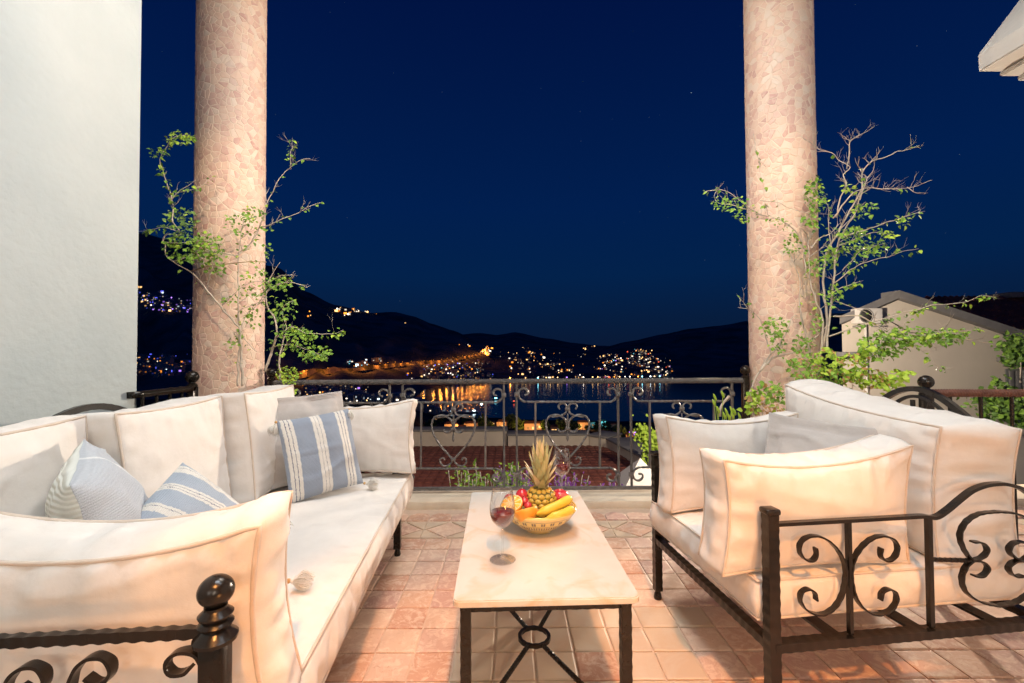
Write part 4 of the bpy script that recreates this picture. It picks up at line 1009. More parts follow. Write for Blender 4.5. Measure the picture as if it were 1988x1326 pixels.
inn = [(.0303,.2170),(.0336,.2020),(.0376,.1780),(.0390,.1550),(.0375,.1382),(.0310,.1222),(.0190,.1090),(.0075,.1030),(.0005,.1020)]
def prof_s(P, n=4):
    q = catmull([Vector((r, 0, z)) for r, z in P], .004); return [(max(.0004, p.x), p.z) for p in q]
gm = MB(); gm.lathe(prof_s(out) + prof_s(inn), 48); gmesh = gm.mesh('wine_glass', glass)
LVL = .150
wi = [p for p in prof_s(inn)[::-1] if p[1] <= LVL]
wp = [(r - .0004 if r > .001 else r, z + .0003) for r, z in wi] + [(wi[-1][0] - .001, LVL), (.0004, LVL)]
wm = MB(); wm.lathe(wp, 48); wmesh = wm.mesh('red_wine', wine)
for lab, p in (('full bodied red wine glass nearest the camera on the marble table', G(976, 1087, TZ)), ('red wine glass standing behind the pineapple at the far table end', G(1091, 968, TZ))):
    t = empty('wine_glass', (p.x, p.y, TZ + .0008)); tag(t, lab.replace('full bodied red', 'red'), 'wine glass', 'red wine glasses on the table')
    inst('glass', gmesh, t); inst('wine', wmesh, t)

# fruit bowl
bowlm = bpy.data.materials.new('painted_bowl'); bowlm.use_nodes = True; nt = bowlm.node_tree; N = nt.nodes; L = nt.links; b = N['Principled BSDF']
b.inputs['Roughness'].default_value = .18; b.inputs['Coat Weight'].default_value = .5
tc = N.new('ShaderNodeTexCoord'); sp = N.new('ShaderNodeSeparateXYZ'); L.new(tc.outputs['Object'], sp.inputs[0])
def mth(op, a, b_=None):
    n = N.new('ShaderNodeMath'); n.operation = op
    for i, x in enumerate((a, b_)):
        if x is None: continue
        if isinstance(x, (int, float)): n.inputs[i].default_value = x
        else: L.new(x, n.inputs[i])
    return n.outputs[0]
ang = mth('ARCTAN2', sp.outputs['Y'], sp.outputs['X']); zc = sp.outputs['Z']
ind = bpy.data  # painted bands by height, motifs by angle
def band(z0, z1): return mth('MULTIPLY', mth('GREATER_THAN', zc, z0), mth('LESS_THAN', zc, z1))
sq = mth('GREATER_THAN', mth('SINE', mth('MULTIPLY', ang, 24.0)), -0.1)
dots = mth('GREATER_THAN', mth('ABSOLUTE', mth('SINE', mth('MULTIPLY', ang, 38.0))), 0.62)
cross = mth('GREATER_THAN', mth('ABSOLUTE', mth('SINE', mth('MULTIPLY', ang, 48.0))), 0.35)
mask = mth('MAXIMUM', mth('MAXIMUM', mth('MULTIPLY', band(.054, .066), mth('MULTIPLY', sq, cross)), mth('MULTIPLY', band(.034, .044), dots)), mth('MAXIMUM', mth('MAXIMUM', band(.0695, .0712), band(.0485, .0502)), mth('MAXIMUM', band(.0450, .0464), mth('MAXIMUM', band(.0305, .0320), band(.0262, .0272)))))
mx = N.new('ShaderNodeMix'); mx.data_type = 'RGBA'; mx.inputs[6].default_value = (.70, .50, .18, 1); mx.inputs[7].default_value = (.10, .08, .08, 1); L.new(mth('MULTIPLY', mask, .92), mx.inputs[0]); L.new(mx.outputs[2], b.inputs['Base Color'])
bp_ = G(1046, 1028, TZ); BC = Vector((bp_.x, bp_.y + .0, TZ + .0006))
bowl = empty('fruit_bowl', BC); tag(bowl, 'yellow painted ceramic bowl holding fruit on the marble table', 'bowl')
po = [(.0005,.004),(.040,.004),(.043,.0),(.047,.0),(.050,.006),(.074,.018),(.100,.036),(.120,.055),(.132,.072),(.137,.080),(.138,.0845),(.134,.0860),(.129,.080),(.122,.067),(.108,.048),(.088,.030),(.060,.015),(.030,.010),(.0005,.010)]
k = MB(); k.lathe([(r, z) for r, z in po], 72); k.build('bowl', bowlm, bowl)
k = MB(); k.sweep([Vector((.1345*math.cos(2*PI*i/90), .1345*math.sin(2*PI*i/90), .0858)) for i in range(90)], .0075, .0045, sides=6, closed=True, normal=(0, 0, 1)); k.build('rim', mat('bowl_rim', (.72, .46, .08), rough=.2, coat=.5), bowl)

# pineapple
pine = empty('pineapple', BC + Vector((.010, .030, .018))); tag(pine, 'whole ripe pineapple standing upright with leafy crown in the bowl', 'pineapple')
H_, r_p = .128, .058
def prad(t): return r_p * (1 - abs(2*t-1.0)**2.8)**.42
core = MB(); core.lathe([(max(.001, (prad(i/16)-.004)), H_*i/16) for i in range(17)], 32); core.build('body', mat('pineapple_skin', (.10, .13, .02), (.16, .12, .03), scale=40, rough=.6), pine)
em = [mat('pineapple_eye', (.58, .36, .05), (.42, .38, .07), scale=60, rough=.45, coords='Object'), mat('pineapple_spike', (.36, .20, .08), rough=.6)]
eyes = MB(); rows_ = 8; cnt = 12
for j in range(rows_):
    t = (j + .6) / (rows_ + .2); rad_ = prad(t); z = H_*t
    for i in range(cnt):
        a = 2*PI*(i + .5*(j % 2))/cnt; e_r = Vector((math.cos(a), math.sin(a), 0)); e_t = Vector((-math.sin(a), math.cos(a), 0))
        slope = (prad(min(1, t+.04)) - prad(max(0, t-.04))) / (.08*H_); up_ = Vector((e_r.x*slope, e_r.y*slope, 1)).normalized(); nr = e_t.cross(up_).normalized()
        c = e_r*(rad_-.003) + Vector((0, 0, z)); w_ = PI*rad_/cnt*.96; h_ = H_/rows_*.60
        ring = [c + e_t*(w_*x) + up_*(h_*y) for x, y in ((-1, 0), (-.55, -.8), (0, -1), (.55, -.8), (1, 0), (.55, .8), (0, 1), (-.55, .8))]
        r2 = [c + nr*.0045 + (p - c)*.62 for p in ring]; tip = c + nr*.0068
        n = 8; eyes.add(ring + r2 + [tip], [(q, (q+1) % n, n + (q+1) % n, n + q) for q in range(n)] + [(n+q, n+(q+1) % n, 2*n) for q in range(n)], 0)
        eyes.add([tip - e_t*.0012, tip + e_t*.0012, tip + nr*.0015 + up_*.007], [(0, 1, 2)], 1)
o = eyes.build('eyes', em, pine); tag(o, kind='stuff')
lfm = [mat('crown_leaf_%s' % 'abc'[i], c1, c2, scale=12, rough=.55) for i, (c1, c2) in enumerate((((.42, .42, .20), (.62, .56, .32)), ((.55, .48, .26), (.74, .62, .42)), ((.32, .38, .19), (.52, .48, .28))))]
rr = random.Random(4); z0 = H_ - .004; NL = 52
for i in range(NL):
    f = i / NL; a = i * 2.399; base = Vector((.014*math.cos(a)*(1-f), .014*math.sin(a)*(1-f), z0 + .058*f)); Ln = .060 + .072*f**.6*(.85+.3*rr.random()); lean = (.84 - .80*f) + rr.uniform(-.06, .10)
    o_ = Vector((math.cos(a), math.sin(a), 0)); sd = Vector((-math.sin(a), math.cos(a), 0)); P = []; p = base.copy(); ns = 8
    for s in range(ns+1):
        P.append(p.copy()); th = lean*(.75 + .35*s/ns) if f < .55 else lean*(1 - .2*s/ns); p = p + (o_*math.sin(th) + Vector((0, 0, math.cos(th))))*(Ln/ns)
    vs = []; 
    for s, q in enumerate(P):
        w_ = (.0125 + .003*f) * (1 - (s/ns)**1.6)**.8 + .0004
        vs += [q - sd*w_ + o_*.0022, q, q + sd*w_ + o_*.0022]
    fs = []
    for s in range(ns): fs += [(3*s, 3*s+1, 3*s+4, 3*s+3), (3*s+1, 3*s+2, 3*s+5, 3*s+4)]
    k = MB(); k.add(vs, fs); k.build('leaf', lfm[rr.choice((0, 0, 1, 1, 2))], pine)

def sph(k, c, r, sx=1, sy=1, sz=1, n=14):
    k.lathe([(max(.0003, r*math.sin(PI*i/n)), -r*math.cos(PI*i/n)) for i in range(n+1)], 22, M=Matrix.Translation(c) @ Matrix.Diagonal((sx, sy, sz, 1)))
# bananas
ban = [mat('banana_peel', (.62, .42, .03), (.70, .50, .06), scale=8, rough=.45), mat('banana_end', (.30, .32, .05), rough=.6)]
def banana(label, p0, p1, sagz, off, r0, tipcol=1):
    P0, P1 = Vector(p0), Vector(p1); mid = (P0+P1)/2 + Vector(off) + Vector((0, 0, sagz)); n = 26; k = MB(); pts = []
    for i in range(n+1):
        t = i/n; pts.append((1-t)**2*P0 + 2*t*(1-t)*mid + t*t*P1)
    def tp(t):
        if t < .10: return .30 + .45*(t/.10)**1.5 * .6
        if t < .2: return .57 + .43*((t-.1)/.1)
        if t > .86: return max(.12, 1 - ((t-.86)/.14)**1.6*.85)
        return 1.0
    k.sweep(pts, r0*2, r0*2, sides=10, taper=tp)
    k.m = [1 if (i//10) > n-2 or (i//10) < 1 else 0 for i in range(len(k.f))]
    o = k.build('banana', ban, M=Matrix.Translation(BC)); tag(o, label, 'banana', 'bananas in the fruit bowl'); return o
banana('upper yellow banana lying across the front right of the fruit bowl', (-.020, -.098, .088), (.118, -.020, .122), .012, (.020, -.035, .0), .0160)
banana('lower greenish yellow banana against the rim under the upper banana', (.018, -.112, .080), (.118, -.052, .092), .010, (.02, -.028, .0), .0150)
# orange halves
om = [mat('orange_peel', (.72, .28, .02), (.76, .33, .03), scale=30, rough=.4, bump=.5, bscale=400, bdist=.001), mat('orange_flesh', (.75, .30, .02), (.82, .45, .06), scale=60, rough=.25), mat('orange_pith', (.80, .66, .36), rough=.7)]
def half_orange(label, c, nrm, r=.040):
    o = empty('orange_half', BC + Vector(c)); tag(o, label, 'orange', 'halved oranges in the fruit bowl')
    Z = Vector(nrm).normalized(); X = Z.orthogonal().normalized(); o.rotation_euler = Matrix((X, Z.cross(X), Z)).transposed().to_euler()
    k = MB(); n = 12; k.lathe([(max(.0004, r*math.sin(PI/2*i/n)), -r*math.cos(PI/2*i/n)) for i in range(n+1)] + [(r-.0012, .0006)], 32); k.build('peel', om[0], o)
    k = MB(); k.lathe([(r-.0015, .0006), (r-.0012, .0012), (.0004, .0012)], 32); k.build('pith', om[2], o)
    for i in range(10):
        a0, a1 = 2*PI*i/10 + .07, 2*PI*(i+1)/10 - .07; am = (a0+a1)/2; k = MB()
        ring = [(.007*math.cos(am), .007*math.sin(am))] + [((r-.005)*math.cos(a0+(a1-a0)*j/5), (r-.005)*math.sin(a0+(a1-a0)*j/5)) for j in range(6)]
        cx_, cy2 = (r*.55)*math.cos(am), (r*.55)*math.sin(am); nn = len(ring)
        k.add([(x, y, .0010) for x, y in ring] + [(x+(cx_-x)*.12, y+(cy2-y)*.12, .0026) for x, y in ring], [tuple(range(nn, 2*nn))] + [(j, (j+1) % nn, nn+(j+1) % nn, nn+j) for j in range(nn)]); k.build('segment', om[1], o)
half_orange('orange half with cut face tilted up at the front of the bowl', (-.052, -.088, .102), (-.20, .30, .80), .043)
half_orange('orange half leaning at the left rim behind the near wine glass', (-.100, -.030, .104), (-.25, -.38, .80), .042)
# red plums and apple
pm_ = mat('plum_skin', (.36, .012, .03), (.46, .03, .04), scale=20, rough=.18, coat=.4)
for lab, c, r in (('dark red plum on top left of the pineapple', (-.060, .030, .115), .024), ('small red plum tucked between orange and pineapple', (-.052, -.008, .104), .017), ('muted red plum behind the wine glass at the left rim', (-.105, .028, .098), .024), ('little red plum low beside the pineapple base', (-.040, -.040, .100), .0145)):
    t = empty('plum', BC + Vector(c)); tag(t, lab, 'plum', 'red plums in the fruit bowl'); k = MB(); sph(k, Vector((0,0,0)), r, 1, 1, .95); k.build('flesh', pm_, t)
    k = MB(); k.sweep([(0, 0, r*.85), (.002, 0, r*1.15)], .002, sides=5); k.build('stem', M['bark'], t)
t = empty('apple', BC + Vector((.082, .048, .098))); tag(t, 'red and pink streaked apple right of the pineapple', 'apple')
k = MB(); k.lathe([(.0005, -.022), (.010, -.026), (.024, -.022), (.034, -.006), (.035, .008), (.028, .024), (.015, .030), (.006, .026), (.0005, .019)], 28); k.build('flesh', mat('apple_skin', (.45, .02, .04), (.66, .22, .18), scale=25, rough=.2, coat=.4, ramp=(.45, .75)), t)
k = MB(); k.sweep([(0, 0, .018), (.002, .001, .034)], .0025, sides=5); k.build('stem', M['bark'], t)

# far corner tassel of the striped pillow, resting on the sofa seat
tp = [o for o in bpy.data.objects if o.name.startswith('throw_pillow') and 'curved white stripes' in o.get('label', '')][0]
bpy.context.view_layer.update()
iv = tp.matrix_world.inverted(); p_ = G(556, 1128, .462); tassel(tp, iv @ p_, iv.to_3x3() @ Vector((1, .25, -.10)), .046, seed=99)
k = MB(); k.sweep([iv @ p_, iv @ (p_ + Vector((-.05, .02, .004))), iv @ (p_ + Vector((-.11, .05, .02)))], .006, sides=5); k.build('cord', M['yarn'], tp)
# ================================================================== plants
def leaf_geo(mb, p, d, up, size, mi=0, rr=random, wide=.80, curl=.25):
    d = d.normalized(); s = d.cross(up); s = s.normalized() if s.length > 1e-4 else d.orthogonal().normalized(); n = s.cross(d).normalized()
    w = size * wide * .5; L_ = size; fo = rr.uniform(.1, .45) * w
    vs = [p, p + d*L_*.28 - s*w*.92 + n*fo, p + d*L_*.62 - s*w*.78 + n*fo*.8, p + d*L_ - n*curl*L_*.5, p + d*L_*.62 + s*w*.78 + n*fo*.8, p + d*L_*.28 + s*w*.92 + n*fo, p + d*L_*.35, p + d*L_*.68 - n*curl*L_*.12]
    mb.add(vs, [(0, 6, 1), (1, 6, 7, 2), (2, 7, 3), (0, 5, 6), (5, 4, 7, 6), (4, 3, 7)], mi)
def vine(name, label, cat, branches, pxof, leaf_mats, seed, ref, clusters=(), leafsize=.030):
    """branches: (pixel path, depth at each end, radius, leaf density per m, bare twigs?)"""
    rr = random.Random(seed); root = empty(name, (ref[0], ref[1], 0)); tag(root, label, cat); off = Vector((-ref[0], -ref[1], 0))
    fol = MB()
    for (P, ya, yb, r0, dens, twig) in branches:
        n = len(P); ctrl = []
        for i, q in enumerate(P):
            X_, Y_ = pxof(*q); t = i/(n-1); ctrl.append(W(X_, Y_, ya + (yb-ya)*t) + Vector((rr.uniform(-.006, .006), rr.uniform(-.02, .02), rr.uniform(-.006, .006))))
        pts = catmull([c + off for c in ctrl], .02)
        pts = [p + Vector((nz(p.x*18, p.z*18, seed)*.007, nz(p.x*9, p.z*9, seed+4)*.012, nz(p.z*18, p.x*18, seed+2)*.007)) for p in pts]
        k = MB(); k.sweep(pts, r0*2, sides=6, taper=lambda t: 1 - .72*t); o = k.build('branch', M['bark'], root)
        tot = sum((pts[i+1]-pts[i]).length for i in range(len(pts)-1))
        def twiglet(base, dr, L_, rad, depth):
            q = [base]; dd = dr.copy()
            for s in range(4):
                dd = (dd + Vector((rr.uniform(-.35, .35), rr.uniform(-.35, .35), rr.uniform(-.2, .35)))).normalized(); q.append(q[-1] + dd*L_/4)
            k.sweep(q, rad*2, sides=4, taper=lambda t: 1 - .8*t)
            if depth:
                for _ in range(2): twiglet(q[rr.choice((2, 3))], (dd + Vector((rr.uniform(-1, 1), rr.uniform(-.6, .6), rr.uniform(-.5, .9)))).normalized(), L_*.55, rad*.6, depth-1)
            return q
        if twig:
            k = MB()
            for _ in range(max(1, int(twig*tot*1.8))):
                i = rr.randrange(len(pts)//4, len(pts)-1); tg = (pts[min(i+1, len(pts)-1)] - pts[i-1]).normalized()
                dr = (tg*.8 + Vector((rr.uniform(-1, 1), rr.uniform(-.5, .5), rr.uniform(-.6, 1)))).normalized(); twiglet(pts[i], dr, rr.uniform(.04, .12), max(r0*.30, .0010), 1)
                k.build('twig', M['bark'], o)['kind'] = 'stuff'
        for _ in range(int(dens*tot*1.5)):
            i = rr.randrange(int(len(pts)*.12), len(pts)-1); tg = (pts[i+1]-pts[i]).normalized(); p = pts[i].lerp(pts[i+1], rr.random())
            side = Vector((rr.uniform(-1, 1), rr.uniform(-1, 1), rr.uniform(-1, .7))).normalized(); d = (tg*.35 + side + Vector((0, 0, -.35))).normalized()
            p2 = p + d*rr.uniform(.004, .022); upv = Vector((rr.uniform(-.5, .5), rr.uniform(-1, -.1), rr.uniform(.2, 1)))
            leaf_geo(fol, p2, d, upv, leafsize*rr.uniform(.55, 1.25), rr.choices(range(len(leaf_mats)), [6, 2, 2][:len(leaf_mats)])[0], rr)
    for (cx_, cy_, rx, ry, yd, cnt, sz, mi) in clusters:
        for _ in range(cnt):
            a = rr.uniform(0, 2*PI); q = math.sqrt(rr.random()); X_, Y_ = pxof(cx_ + rx*q*math.cos(a), cy_ + ry*q*math.sin(a))
            p = W(X_, Y_, yd + rr.uniform(-.10, .10)) + off
            d = Vector((rr.uniform(-1, 1), rr.uniform(-1, .4), rr.uniform(-.9, .5))).normalized()
            leaf_geo(fol, p, d, Vector((rr.uniform(-.5, .5), rr.uniform(-1, -.2), rr.uniform(.2, 1))), sz*rr.uniform(.6, 1.2), mi if rr.random() < .7 else rr.randrange(len(leaf_mats)), rr)
    o = fol.build('foliage', leaf_mats, root, smooth=False); tag(o, kind='stuff')
    return root
LM = [M['leaf'], M['leaf_young'], M['leaf_dark']]
z1 = lambda x, y: (270 + x/2.209, 200 + y/2.209)
F, F2 = 3.04, 3.0
BL_ = [
 ([(440,1215),(430,1080),(435,980),(415,950),(350,870),(290,790),(240,745),(215,720),(150,675),(118,648),(105,605)], F, 2.95, .0085, 4, 2),
 ([(105,605),(125,560),(175,560),(150,510),(140,440),(125,380),(110,330),(95,290),(90,240),(108,195),(145,152),(190,135),(232,148)], 2.95, 3.0, .0045, 75, 3),
 ([(150,675),(200,655),(260,640),(330,640),(400,655),(430,650),(470,610),(510,545),(560,520),(620,495),(690,465),(740,435),(785,425)], 2.98, 3.05, .0048, 22, 8),
 ([(432,1210),(425,1000),(425,850),(420,700),(425,600),(430,550),(450,500)], F, F, .0065, 12, 3),
 ([(430,650),(480,590),(530,500),(548,430),(590,350),(640,280),(690,245),(728,232)], F, 3.1, .0042, 22, 7),
 ([(640,280),(655,225),(652,185),(662,150)], 3.08, 3.1, .0028, 60, 12),
 ([(540,1150),(560,1060),(595,1000),(588,930),(560,890),(545,850),(558,810),(600,780),(660,772),(705,785)], 3.0, 2.95, .0085, 34, 5),
 ([(610,1190),(615,1080),(625,960),(612,890),(640,858),(668,850)], 3.0, 3.0, .0062, 26, 5),
 ([(600,1000),(650,962),(720,985),(790,990),(840,985),(872,975)], 3.0, 2.9, .0042, 60, 6),
 ([(560,1045),(640,1035),(700,1050),(760,1070),(815,1092)], 3.0, 2.95, .0040, 70, 5),
 ([(545,775),(570,722),(602,680)], 3.0, 2.98, .0038, 2, 5),
 ([(555,770),(600,748),(650,732)], 3.0, 2.98, .0032, 8, 9),
 ([(180,388),(230,372),(270,352),(305,312)], 2.95, 3.0, .0028, 40, 3),
 ([(132,432),(180,390),(212,352),(238,330)], 2.95, 2.95, .0028, 60, 3),
 ([(175,560),(120,535),(60,542),(35,545)], 2.95, 2.9, .0028, 60, 6),
 ([(110,600),(200,600),(250,590),(320,600)], 2.92, 2.98, .0040, 90, 3),
 ([(350,870),(430,805),(480,765),(545,772)], F, 3.0, .0034, 22, 3),
 ([(545,830),(500,880),(460,912),(400,1030)], F, F, .0030, 22, 3),
 ([(430,980),(470,1040),(500,1060)], F, F, .0030, 8, 2),
 ([(415,950),(440,890),(510,850),(545,800)], F, 3.0, .0036, 25, 2),
 ([(300,790),(340,620),(360,545)], F, F, .0022, 6, 2),
]
CLU = [(180,510,60,50,2.93,100,.030,2), (200,620,80,45,2.93,140,.032,0), (290,620,55,55,2.98,110,.030,0), (430,520,50,40,F,45,.030,0), (490,480,45,25,F,40,.030,0), (330,710,35,22,F,22,.030,0), (500,760,45,60,F,60,.028,0), (485,930,28,30,F,20,.028,0), (395,1030,25,15,F,10,.026,0), (430,990,18,12,F,8,.026,0), (380,845,30,16,F,14,.026,0),
       (610,775,45,25,2.96,50,.028,0), (625,880,50,40,2.96,60,.028,0), (690,1000,60,30,2.94,70,.028,0), (760,1075,50,25,2.92,60,.030,0), (640,1170,40,30,3.05,90,.026,1), (640,1250,25,40,3.05,40,.024,1), (550,540,18,14,3.02,8,.030,0), (548,625,16,30,3.02,14,.028,0), (180,150,48,22,2.97,70,.026,1), (75,215,30,14,2.95,18,.026,2)]
vine('climbing_vine', 'leafy bougainvillea vine tied against the left mosaic column', 'vine', BL_, z1, LM, 5, (-1.98, 3.04), [(a, b_, c*1.3, d*1.35, e_, int(n_*1.35), s_*.86, m_) for a, b_, c, d, e_, n_, s_, m_ in CLU], .028)
k = MB(); ctr_ = [z1(*q) for q in ((218, 722), (300, 700), (400, 688), (480, 680), (545, 682))]
k.sweep(catmull([W(*q, 3.055 if 0 < i < 4 else 3.2) for i, q in enumerate(ctr_)], .02), .006, sides=5)
o = k.build('twine', mat('garden_twine', (.45, .33, .18), rough=.9)); tag(o, 'thin tan twine tying the vine to the left column', 'twine')

z2 = lambda x, y: (1350 + x/2.138, 200 + y/2.138)
Fr = 3.02
BR_ = [
 ([(500,1075),(515,1000),(520,900),(490,820),(475,740),(470,640),(480,560),(505,520)], Fr, Fr, .0085, 10, 3),
 ([(525,1010),(545,910),(530,800),(540,700),(560,600),(600,520),(640,440),(680,360),(700,280),(740,240),(785,230),(830,207),(880,190),(928,180)], Fr, 2.9, .0085, 8, 9),
 ([(545,1040),(560,900),(570,750),(575,660),(610,560),(650,470),(680,400),(690,270)], 2.98, 2.95, .0075, 14, 8),
 ([(480,1050),(440,870),(435,740),(410,650),(385,600)], Fr, Fr, .0072, 8, 3),
 ([(225,1210),(245,1150),(265,1120),(310,1050),(360,980),(400,890),(425,880)], Fr, Fr, .0075, 6, 2),
 ([(265,1112),(330,1060),(420,1030),(480,990),(545,930)], Fr, 2.98, .0085, 6, 2),
 ([(310,1050),(300,980),(260,900),(220,850),(180,808)], Fr, 2.98, .0040, 20, 6),
 ([(220,850),(200,855),(178,850)], 2.98, 2.95, .0024, 2, 10),
 ([(460,720),(440,580),(390,520),(330,480),(270,460),(215,430),(150,380),(100,355),(45,365)], Fr, 2.98, .0048, 30, 7),
 ([(215,440),(140,425),(100,410),(82,385),(98,352)], 3.0, 2.98, .0036, 30, 8),
 ([(590,470),(600,400),(620,340),(612,300),(640,270),(600,240),(560,210),(505,180),(465,148)], 2.95, 2.9, .0044, 2, 18),
 ([(640,270),(642,210),(630,172),(680,135),(748,100)], 2.93, 2.9, .0038, 0, 22),
 ([(640,165),(610,150),(600,140)], 2.92, 2.9, .0024, 0, 18),
 ([(580,480),(640,390),(700,350),(800,350),(870,350),(930,335),(972,323)], 2.95, 2.85, .0046, 6, 14),
 ([(870,350),(910,375),(972,373)], 2.88, 2.85, .0028, 2, 12),
 ([(690,400),(720,320),(750,270),(740,230)], 2.9, 2.88, .0034, 2, 14),
 ([(600,560),(680,530),(760,510),(850,480),(900,460),(948,453)], 2.95, 2.85, .0040, 45, 8),
 ([(580,750),(640,700),(720,660),(800,640),(870,615),(934,604)], 2.95, 2.8, .0036, 40, 8),
 ([(560,790),(620,760),(705,738)], 2.95, 2.9, .0030, 60, 6),
 ([(560,970),(640,940),(720,915),(830,880),(900,860),(980,840),(1060,830),(1140,825),(1200,795),(1242,800)], 2.95, 2.55, .0044, 62, 6),
 ([(580,885),(680,890),(740,920),(800,950),(860,970),(960,990),(1060,985),(1150,985),(1200,995),(1258,990)], 2.95, 2.55, .0048, 24, 7),
 ([(700,1075),(780,1010),(860,970),(960,960),(1060,950),(1165,938)], 2.85, 2.6, .0042, 110, 4),
 ([(860,975),(930,1020),(970,1060),(1010,1100),(1068,1105)], 2.75, 2.65, .0028, 45, 4),
 ([(580,820),(660,850),(740,880),(850,960)], 2.95, 2.8, .0026, 8, 4),
 ([(860,960),(870,910),(900,870)], 2.75, 2.7, .0026, 25, 3),
 ([(240,130),(260,230),(280,300),(285,380),(290,450)], 3.06, 3.04, .0020, 22, 4),
 ([(270,400),(340,410),(400,430),(470,460),(590,470)], 3.02, 2.97, .0026, 5, 6),
 ([(330,370),(350,460),(380,520)], 3.02, 3.02, .0020, 4, 4),
 ([(480,600),(520,560),(560,540),(610,490)], 2.98, 2.95, .0044, 8, 4),
 ([(580,660),(560,560),(540,430),(500,380)], 2.97, 2.97, .0040, 25, 5),
 ([(600,700),(640,660),(700,600),(760,590)], 2.95, 2.88, .0034, 70, 4),
 ([(600,590),(680,560),(740,540),(820,545)], 2.95, 2.88, .0034, 70, 4),
]
CLR = [(490,340,30,30,2.98,40,.034,0), (500,400,40,35,2.98,50,.030,0), (630,350,20,16,2.92,12,.032,1), (500,435,25,18,2.98,20,.032,0), (700,445,40,25,2.9,40,.030,0), (650,545,50,25,2.92,60,.032,0), (760,600,22,25,2.88,18,.034,0), (680,605,60,25,2.9,60,.032,0), (480,490,35,22,2.98,35,.032,0), (565,630,35,30,2.95,45,.034,0), (500,680,40,30,2.98,45,.030,0), (395,590,30,30,3.0,30,.030,0), (355,500,20,20,3.02,12,.028,0),
       (330,930,45,30,3.0,50,.032,0), (340,985,25,40,3.0,40,.032,0), (445,1000,38,25,3.0,50,.032,0), (780,1010,80,45,2.82,200,.034,0), (900,970,90,28,2.75,130,.032,0), (1040,970,60,25,2.68,70,.034,0), (570,800,30,40,2.95,40,.030,0), (500,910,25,30,2.98,25,.028,0), (860,490,24,15,2.86,12,.034,1), (805,545,22,12,2.88,10,.034,1), (145,420,60,25,2.98,60,.028,0), (195,475,30,16,2.98,22,.028,0)]
vine('climbing_vine', 'half bare bougainvillea vine with silvery twigs on the right mosaic column', 'vine', BR_, z2, LM, 9, (1.98, 3.0), [(a, b_, c*1.3, d*1.35, e_, int(n_*1.35), s_*.86, m_) for a, b_, c, d, e_, n_, s_, m_ in CLR], .027)
# broad leafed bush at the foot of the right column
LM2 = [M['leaf_young'], M['leaf'], M['dead_leaf']]
bb = []
for q in ((400,1180),(460,1170),(520,1180),(600,1180),(660,1180),(720,1185),(280,1290),(340,1260),(240,1270),(800,1180)):
    bb.append(([(q[0], q[1]+60), (q[0]-4, q[1]+10), (q[0]+random.uniform(-25, 25), q[1]-70)], 2.85, 2.82, .0035, 14, 3))
CB = [(440,1090,60,50,2.85,80,.040,1), (540,1070,60,45,2.85,90,.042,0), (640,1090,70,50,2.82,110,.046,0), (720,1140,70,35,2.8,90,.046,0), (700,1030,35,25,2.8,22,.060,0), (855,1125,36,14,2.7,22,.062,0), (790,1165,60,20,2.75,50,.050,0), (250,1220,38,28,2.9,40,.055,0), (300,1180,40,25,2.92,30,.045,1), (225,1270,28,18,2.9,20,.055,0), (350,1210,50,35,2.92,60,.040,1), (560,1140,110,35,2.82,120,.044,1), (600,1150,160,28,2.84,26,.034,2), (300,1270,60,30,2.9,40,.035,2)]
vine('leafy_bush', 'bright green geranium bush at the foot of the right column behind the armchair', 'bush', bb, z2, LM2, 12, (2.0, 2.85), [(a, b_, c*1.08, d*1.1, e_, int(n_*1.25), s_*.74, m_) for a, b_, c, d, e_, n_, s_, m_ in CB], .04)
# foxtail grass by the right railing post
gt = empty('foxtail_grass', (1.45, 3.12, 0.0)); tag(gt, 'tuft of green foxtail grass growing in front of the right railing post', 'grass')
zg = lambda x, y: (1380 + x/8.283, 700 + y/8.283)
for i, (x, y) in enumerate(((65,590),(190,540),(50,680),(120,790),(330,790),(380,820),(215,880),(350,880),(460,890),(290,900),(250,820))):
    top = W(*zg(x, y), 3.1) - Vector((1.45, 3.12, 0)); r9 = random.Random(i)
    base = Vector((r9.uniform(-.05, .05), r9.uniform(-.03, .03), 0.0)); st = MB()
    pts = catmull([base, base.lerp(top, .5) + Vector((r9.uniform(-.02, .02), 0, .03)), top], .03); st.sweep(pts, .003, sides=4); s_ = st.build('stem', M['leaf_young'], gt)
    k = MB(); k.sweep([top + Vector((-.003*j, 0, .008*j)) for j in range(-3, 4)], .014, sides=7, taper=lambda t: .35 + .9*math.sin(PI*min(1, t+.08))**.7); k.build('seed_head', M['leaf_young'], s_)
k = MB(); k.sweep(catmull([W(*zg(150, 900), 3.12) - Vector((1.45, 3.12, 0)), W(*zg(165, 740), 3.12) - Vector((1.45, 3.12, 0)), W(*zg(290, 570), 3.15) - Vector((1.45, 3.12, 0))], .02), .016, sides=6); k.build('dry_stalk', M['bark'], gt)

